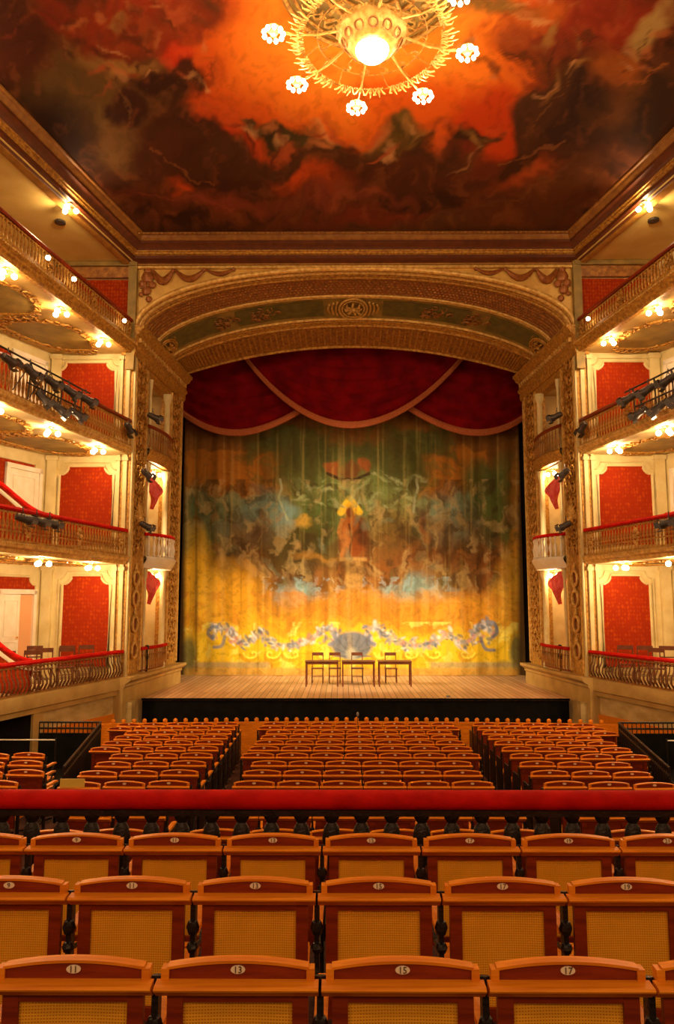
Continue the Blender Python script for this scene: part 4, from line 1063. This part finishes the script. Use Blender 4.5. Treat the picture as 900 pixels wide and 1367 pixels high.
# ------------------------------------------------------------------ lamps
LW=(1,.66,.33)
def plight(name,loc,power,r=.05,parent=None,col=LW):
    l=bpy.data.lights.new(name,'POINT'); l.energy=power; l.color=col; l.shadow_soft_size=r
    o=bpy.data.objects.new(name,l); COL.objects.link(o); o.location=loc
    if parent is not None: o.parent=parent
    return o
def make_cluster(n=3,r=.15,gr=.062,drop=.14):
    root=empty('ceiling_lamp'); m=MB(); m.lathe([(.07,0),(.08,-.02),(.03,-.05),(.02,-.10),(.03,-.12),(.001,-.13)],n=10); m.build('canopy',M['gold'],root)
    m=MB()
    for k in range(n):
        a=2*PI*k/n+.5; m.tube([(0,0,-.07),(r*.6*math.cos(a),r*.6*math.sin(a),-.05),(r*math.cos(a),r*math.sin(a),-.08)],.010,5)
    m.build('arms',M['brass'],root)
    g=MB(); g.ball((0,0,0),gr,12); p=None
    for k in range(n):
        a=2*PI*k/n+.5; o=g.build('globe',M['glass'],root) if p is None else p.copy()
        if p is None: p=o
        else: COL.objects.link(o)
        o.location=(r*math.cos(a),r*math.sin(a),-drop)
    return root
cl=make_cluster(); kcl=kidmap(cl); first=[True]
def cluster(loc,label,group,power):
    o=cl if first[0] else copy_tree(cl,None,kcl); first[0]=False
    o.location=loc; tag(o,label,'lamp',group); plight('lamp_light',(0,0,-.22),power,.05,o); return o
TN=['','first balcony','second balcony','topmost balcony']
for s in(-1,1):
    for i in(1,2,3):
        zu=FLOORZ[i]-.06-.17
        for k,y in enumerate((18.3,16.3,14.3,12.3,10.3,8.3)):
            x=s*(fx(i,y)+.22)
            pos=['nearest the stage','second from the stage','third from the stage'][k] if k<3 else None
            if k<3: cluster((x,y,zu),'three white globes under the %s %s, %s'%(SIDE[s],TN[i],pos),'globe lamps under the balconies',P_TIER[i])
            else: plight('hall_lamp_light',(x,y,zu-.3),P_TIER[i],.1)
    cluster((s*(6.68),16.4,12.72),'three white globes on the olive gallery ceiling at %s'%SIDE[s],'globe lamps on the gallery ceilings',P_GAL)
    plight('hall_lamp_light',(s*7.6,12.2,12.4),P_GAL,.1); plight('hall_lamp_light',(s*8.2,8.2,12.4),P_GAL,.1)
    # box lamps
    for i,(z,yy) in enumerate(((4.44,21.5),(7.44,21.4))):
        cluster((s*5.93,yy+.6,z),'white globes in the %s %s stage box above the rose curtain'%(['lower','middle'][i],SIDE[s]),'stage box lamps',P_BOX)
    plight('box_light',(s*6.5,21.6,9.6),P_BOX*.25,.05)
    # bulbs on the front of the top balcony
    for k,(y) in enumerate((18.55,16.05,15.0) if s<0 else (18.5,)):
        root=empty('wall_bulb',(s*(fx(3,y)-.20),y,10.70),0,'bare bulb on the %s topmost balcony front, %s'%(SIDE[s],['nearest the stage','in the middle of three','farthest from the stage'][k] if s<0 else 'near the arch'),'bulb','bulbs on the top balcony front')
        m=MB(); m.lathe([(.04,-.06),(.045,-.04),(.02,-.02)],n=8); m.build('socket',M['brass'],root)
        m=MB(); m.ball((0,0,.03),.055,10); m.build('bulb',M['glass'],root)
    # small dark ceiling speaker in the gallery
    m=MB(); m.lathe([(.13,0),(.13,-.05),(.11,-.06),(.001,-.05)],n=14); o=m.build('ceiling_speaker',M['metal'],loc=(s*7.2,17.2,12.72)); tag(o,'small round dark speaker on the %s gallery ceiling beside the globes'%SIDE[s],'speaker')

for xx,yy,zz in((-4.5,-3.5,7.2),(0,-4.5,7.2),(4.5,-3.5,7.2),(-4,-3.0,10.2),(4,-3,10.2)): plight('rear_balcony_lamp_light',(xx,yy,zz),P_REAR,.12)
for xx,yy in((-5,4.5),(5,4.5),(-5.5,8),(5.5,8)): plight('hall_lamp_light',(xx,yy,10.0),P_REAR*.3,.12)
# chandelier
CX,CY=.13,10.75; CZ=12.10
root=empty('chandelier',(CX,CY,CZ),0,'great gilded ring chandelier with opal bowl and flower shaped bulb clusters','chandelier')
m=MB(); m.tube([(0,0,.35),(0,0,1.28)],.05,10); m.lathe([(.12,.95),(.16,1.0),(.05,1.08)],n=12); m.build('stem',M['gold'],root)
m=MB(); m.lathe([(.30,-.02),(.34,.0),(.40,.06),(.46,.16),(.52,.24),(.56,.26),(.56,.31),(.50,.33),(.46,.40),(.3,.45),(.05,.48)],n=40)
for k in range(32):
    a=2*PI*k/32; m.ball((.56*math.cos(a),.56*math.sin(a),.285),.03,6)
hub=m.build('pierced_dish',M['goldlight'],root)
m=MB()
for k in range(12):
    a=2*PI*k/12; c=Vector((.44*math.cos(a),.44*math.sin(a),.10)); t=Vector((-math.sin(a),math.cos(a),0)); w=Vector((.45*math.cos(a),.45*math.sin(a),.7)).normalized()
    m.tube([c+t*(.07*math.cos(b))+w*(.07*math.sin(b)) for b in np.linspace(0,2*PI,12,endpoint=False)],.014,5,0,closed=True)
m.build('dish_tracery',M['golddark'],hub)
m=MB(); m.lathe([(.001,-.20),(.10,-.185),(.19,-.14),(.25,-.07),(.27,.0)],n=28); m.build('opal_bowl',M['bowlglass'],root)
m=MB(); m.lathe([(.27,-.02),(.31,-.01),(.31,.04),(.27,.04)],n=28); m.build('bowl_rim',M['goldlight'],root)
m=MB()
m.tube([(1.12*math.cos(a),1.12*math.sin(a),.12) for a in np.linspace(0,2*PI,64,endpoint=False)],.010,6,0,closed=True)
m.tube([(.86*math.cos(a),.86*math.sin(a),.20) for a in np.linspace(0,2*PI,56,endpoint=False)],.009,6,0,closed=True)
m.build('ring_band',M['gold'],root)
# crown of gilt leaves around the ring
lf=MB()
for j in(-1,0,1): lf.tube([(0,j*.02,0),(.10,j*.07,-.02),(.20-.04*abs(j),j*.10,.0),(.27-.07*abs(j),j*.07,.02)],[.011,.017,.013,.004],5)
lf.ball((.08,0,-.01),.03,6); lf.tube([(0,-.07,0),(.05,-.035,.01),(0,0,0),(.05,.035,.01),(0,.07,0)],.012,5)
p=None
for k in range(40):
    a=PI/2+math.radians(8)+(k//5)*PI/4+math.radians((-16,-9,0,9,16)[k%5])
    if p is None: p=lf.build('gilt_leaf',M['goldlight'],root); o=p
    else: o=p.copy(); COL.objects.link(o)
    o.location=(1.08*math.cos(a),1.08*math.sin(a),.12); o.rotation_euler=(0,0,a)
m=MB(); rb=random.Random(2)
for k in range(16):
    a=2*PI*k/16+.1
    e=Vector((math.cos(a),math.sin(a),0)); t=Vector((-math.sin(a),math.cos(a),0))
    m.tube([e*.55+Vector((0,0,.26)),e*.68+t*.05+Vector((0,0,.18)),e*.78-t*.04+Vector((0,0,.22)),e*.90+t*.05+Vector((0,0,.20)),e*1.1+Vector((0,0,.12))],.009,5)
    m.tube([e*.80+t*(.06*math.cos(u))+e*(.06*math.sin(u))+Vector((0,0,.21)) for u in np.linspace(0,5,9)],.011,5)
m.build('filigree',M['gold'],root)
A0=PI/2+math.radians(8)
bulb=MB(); bulb.ball((0,0,0),.040,8)
for k in range(8):
    a=A0+k*PI/4; e=Vector((math.cos(a),math.sin(a),0))
    m=MB(); m.tube([e*.55+Vector((0,0,.24)),e*.9+Vector((0,0,.13)),e*1.3+Vector((0,0,.10)),e*1.50+Vector((0,0,.13))],[.024,.016,.014,.016],6)
    m.build('arm',M['goldlight'],root)
    m=MB(); c=e*1.54+Vector((0,0,.10)); m.lathe([(.001,-.05),(.05,-.04),(.07,.0),(.05,.05),(.12,.06),(.001,.09)],c,12)
    fl=m.build('lamp_flower',M['gold'],root)
    for j in range(9):
        b=2*PI*j/9; 
        if k==0 and j==0: p=bulb.build('bulb',M['glass'],fl); o=p
        else: o=p.copy(); COL.objects.link(o); o.parent=fl
        o.location=c+Vector((.15*math.cos(b),.15*math.sin(b),-.02))
    plight('lamp_light',c+Vector((0,0,-.16)),P_CH,.08,root)
plight('bowl_light',(0,0,-.35),P_CH*1.5,.15,root)
# rosette on the ceiling above
root=empty('ceiling_rosette',(CX,CY,ZC),0,'round gilded openwork rosette on the painted ceiling above the chandelier','rosette')
m=MB(); 
for r_,t_ in((1.45,.05),(1.30,.03),(.8,.04),(.55,.03)): m.tube([(r_*math.cos(a),r_*math.sin(a),-.04) for a in np.linspace(0,2*PI,64,endpoint=False)],t_,6,0,closed=True)
m.build('rosette_ring',M['gold'],root)
m=MB(); m.lathe([(.001,-.012),(1.45,-.012),(1.45,0)],n=64); m.build('rosette_ground',M['olivegold'],root)
m=MB()
for k in range(16):
    a=2*PI*k/16; e=Vector((math.cos(a),math.sin(a),0)); t=Vector((-math.sin(a),math.cos(a),0))
    for sg in(-1,1):
        m.tube([e*(1.05+.18*(1-u)*math.sin(u*9))+t*(sg*(.05+.17*(1-u)*abs(math.cos(u*6))))+Vector((0,0,-.04)) for u in np.linspace(0,1,12)],.022,5)
    m.tube([e*.6+Vector((0,0,-.04)),e*.75+t*.05+Vector((0,0,-.06)),e*.95+Vector((0,0,-.04))],.03,5)
m.build('rosette_scrolls',M['goldlight'],root)

# ------------------------------------------------------------------ stage spotlights hung on the balconies
def make_spot():
    r=empty('stage_spotlight')
    m=MB(); m.lathe([(.05,-.22),(.10,-.20),(.12,-.05),(.12,.12),(.145,.16),(.145,.24),(.12,.24)],n=14); b=m.build('lamp_body',M['metal'],r)
    m=MB(); m.lathe([(.001,.20),(.11,.20),(.12,.19)],n=14); m.build('lens',M['lens'],b)
    m=MB()
    for sg in(-1,1):
        for w in(0,1):
            if w: m.box((0,sg*.17,.33),(.2,.008,.16))
            else: m.box((sg*.17,0,.33),(.008,.2,.16))
    m.build('barn_doors',M['metal'],b,smooth=False)
    return r
sp=make_spot(); sp.scale=(.68,.68,.68); ksp=kidmap(sp); sfirst=[True]
def spot(loc,aim,label,group,power=0,cone=30):
    o=sp if sfirst[0] else copy_tree(sp,None,ksp); sfirst[0]=False
    o.location=loc; d=Vector(aim)-Vector(loc); q=d.to_track_quat('Z','Y'); o.rotation_mode='QUATERNION'; o.rotation_quaternion=q
    tag(o,label,'spotlight',group)
    # yoke and clamp follow the hanging point
    m=MB(); inv=q.inverted()
    y=[inv@Vector(v) for v in((0,0,.34),(0,0,.20))]
    m.tube([(-.15,0,0),y[1]+Vector((-.05,0,0)),y[1]+Vector((.05,0,0)),(.15,0,0)],.012,5); m.tube([y[1],y[0]],.018,6)
    m.build('yoke',M['metal'],o)
    if power:
        l=bpy.data.lights.new('spot_beam','SPOT'); l.energy=power; l.color=(1,.80,.50); l.spot_size=math.radians(cone); l.spot_blend=.8; l.shadow_soft_size=.08
        lo=bpy.data.objects.new('spot_beam',l); COL.objects.link(lo); lo.parent=o; lo.location=(0,0,.45); lo.rotation_euler=(PI,0,0)
    return o
for s in(-1,1):
    sd=SIDE[s]
    ys=(16.6,15.9,15.2,14.5,13.8); 
    for j,y in enumerate(ys):
        spot((s*(fx(2,y)-.36),y,8.12),(-s*(4.8-1.9*j),(26.3,24.5,26.3,25.3,26.3)[j],(2.2,1.2,2.6,1.2,5.0)[j]),'black spotlight clamped to the %s second balcony front, %s from the stage'%(sd,ORD[j+1]),'spotlights on the %s second balcony'%sd,P_SPOT*1.6 if j==0 else 0,34)
    spot((s*(fx(2,18.9)-.26),18.9,8.0),(s*3.6,26.3,2.2),'black spotlight clamped to the %s second balcony front, nearest the stage'%sd,'spotlights on the %s second balcony'%sd,P_SPOT*.8,36)
    for j,y in enumerate((15.7,15.25,14.8)):
        spot((s*(fx(1,y)-.27),y,5.18),(0,22.0,3.0),'black spotlight slung beneath the %s first balcony handrail, %s from the stage'%(sd,ORD[j]),'spotlights on the %s first balcony'%sd,0)
    for j,(t,z,lb) in enumerate(((.05,6.95,'upper'),(.06,5.55,'lower'),(.14,8.6,'highest'))):
        p=Vector((s*(bx(t)-.34),YA+(YB-YA)*t,z))
        spot(p,[(s*.8,26.3,2.6),(-s*2.5,25.2,1.0),(-s*2,26.3,5.5)][j],'black spotlight bracketed on the %s proscenium pilaster, %s one'%(sd,lb),'spotlights on the %s proscenium'%sd,P_SPOT*(1.0,1.1,.9)[j],(46,50,60)[j])
    for j,(y,z) in enumerate(((16.3,7.72),(15.65,7.66),(15.05,7.74))):
        spot((s*(fx(2,y)-.30),y,z),(-s*(2.0-1.5*j),23.0-2*j,1.5),'black spotlight in the lower row on the %s second balcony, %s from the stage'%(sd,ORD[j]),'spotlights on the %s second balcony'%sd,0)
    m=MB(); m.tube([(s*(fx(2,y)-.24),y,8.36) for y in np.linspace(17.0,13.4,6)],.022,6); m.tube([(s*(fx(2,y)-.20),y,7.93) for y in np.linspace(16.7,14.7,4)],.02,6)
    for y in (16.7,15.9,15.3,14.75): m.tube([(s*(fx(2,y)-.23),y,8.36),(s*(fx(2,y)-.19),y,7.6)],.016,5); m.tube([(s*(fx(2,y)-.23),y,8.36),(s*(fx(2,y-.5)-.19),y-.5,7.65)],.012,5)
    tag(m.build('lighting_rack',M['metal']),'black tube rack carrying the spotlights along the %s second balcony front'%sd,'rack')
# dark stand in the lower stage boxes
for s in(-1,1):
    root=empty('music_stand',(s*5.72,20.9+(0 if s<0 else .3),1.63),0,'slim black stand just behind the %s lower stage box rail'%SIDE[s],'stand')
    m=MB(); m.tube([(0,0,0),(0,0,.6)],.03,6); m.ball((0,0,.66),.07,8); m.ball((0,0,.4),.06,8,0,(1,1,1.8)); m.build('pole',M['iron'],root)
m=MB(); m.box((0,0,.03),(.10,.08,.06)); o=m.build('floor_monitor',M['lens'],smooth=False,loc=(at(600,936,20.2)[0],20.45,1.0)); tag(o,'tiny grey unit on the front edge of the stage, right of centre','monitor')

# ------------------------------------------------------------------ camera, world, view
cam=bpy.data.cameras.new('camera'); cam.sensor_fit='VERTICAL'; cam.sensor_height=36; cam.sensor_width=36; cam.lens=36*1000/1367; cam.clip_end=200; cam.clip_start=.05
co=bpy.data.objects.new('camera',cam); COL.objects.link(co); co.location=CAMP; co.rotation_euler=(PI/2+PITCH,0,YAW); SC.camera=co
w=bpy.data.worlds.new('world'); SC.world=w; w.use_nodes=True; w.node_tree.nodes['Background'].inputs[0].default_value=(1,.62,.32,1); w.node_tree.nodes['Background'].inputs[1].default_value=P_WORLD
vs=SC.view_settings; vs.view_transform='Standard'; vs.look='None'; vs.gamma=1; vs.exposure=1.25; vs.use_curve_mapping=False
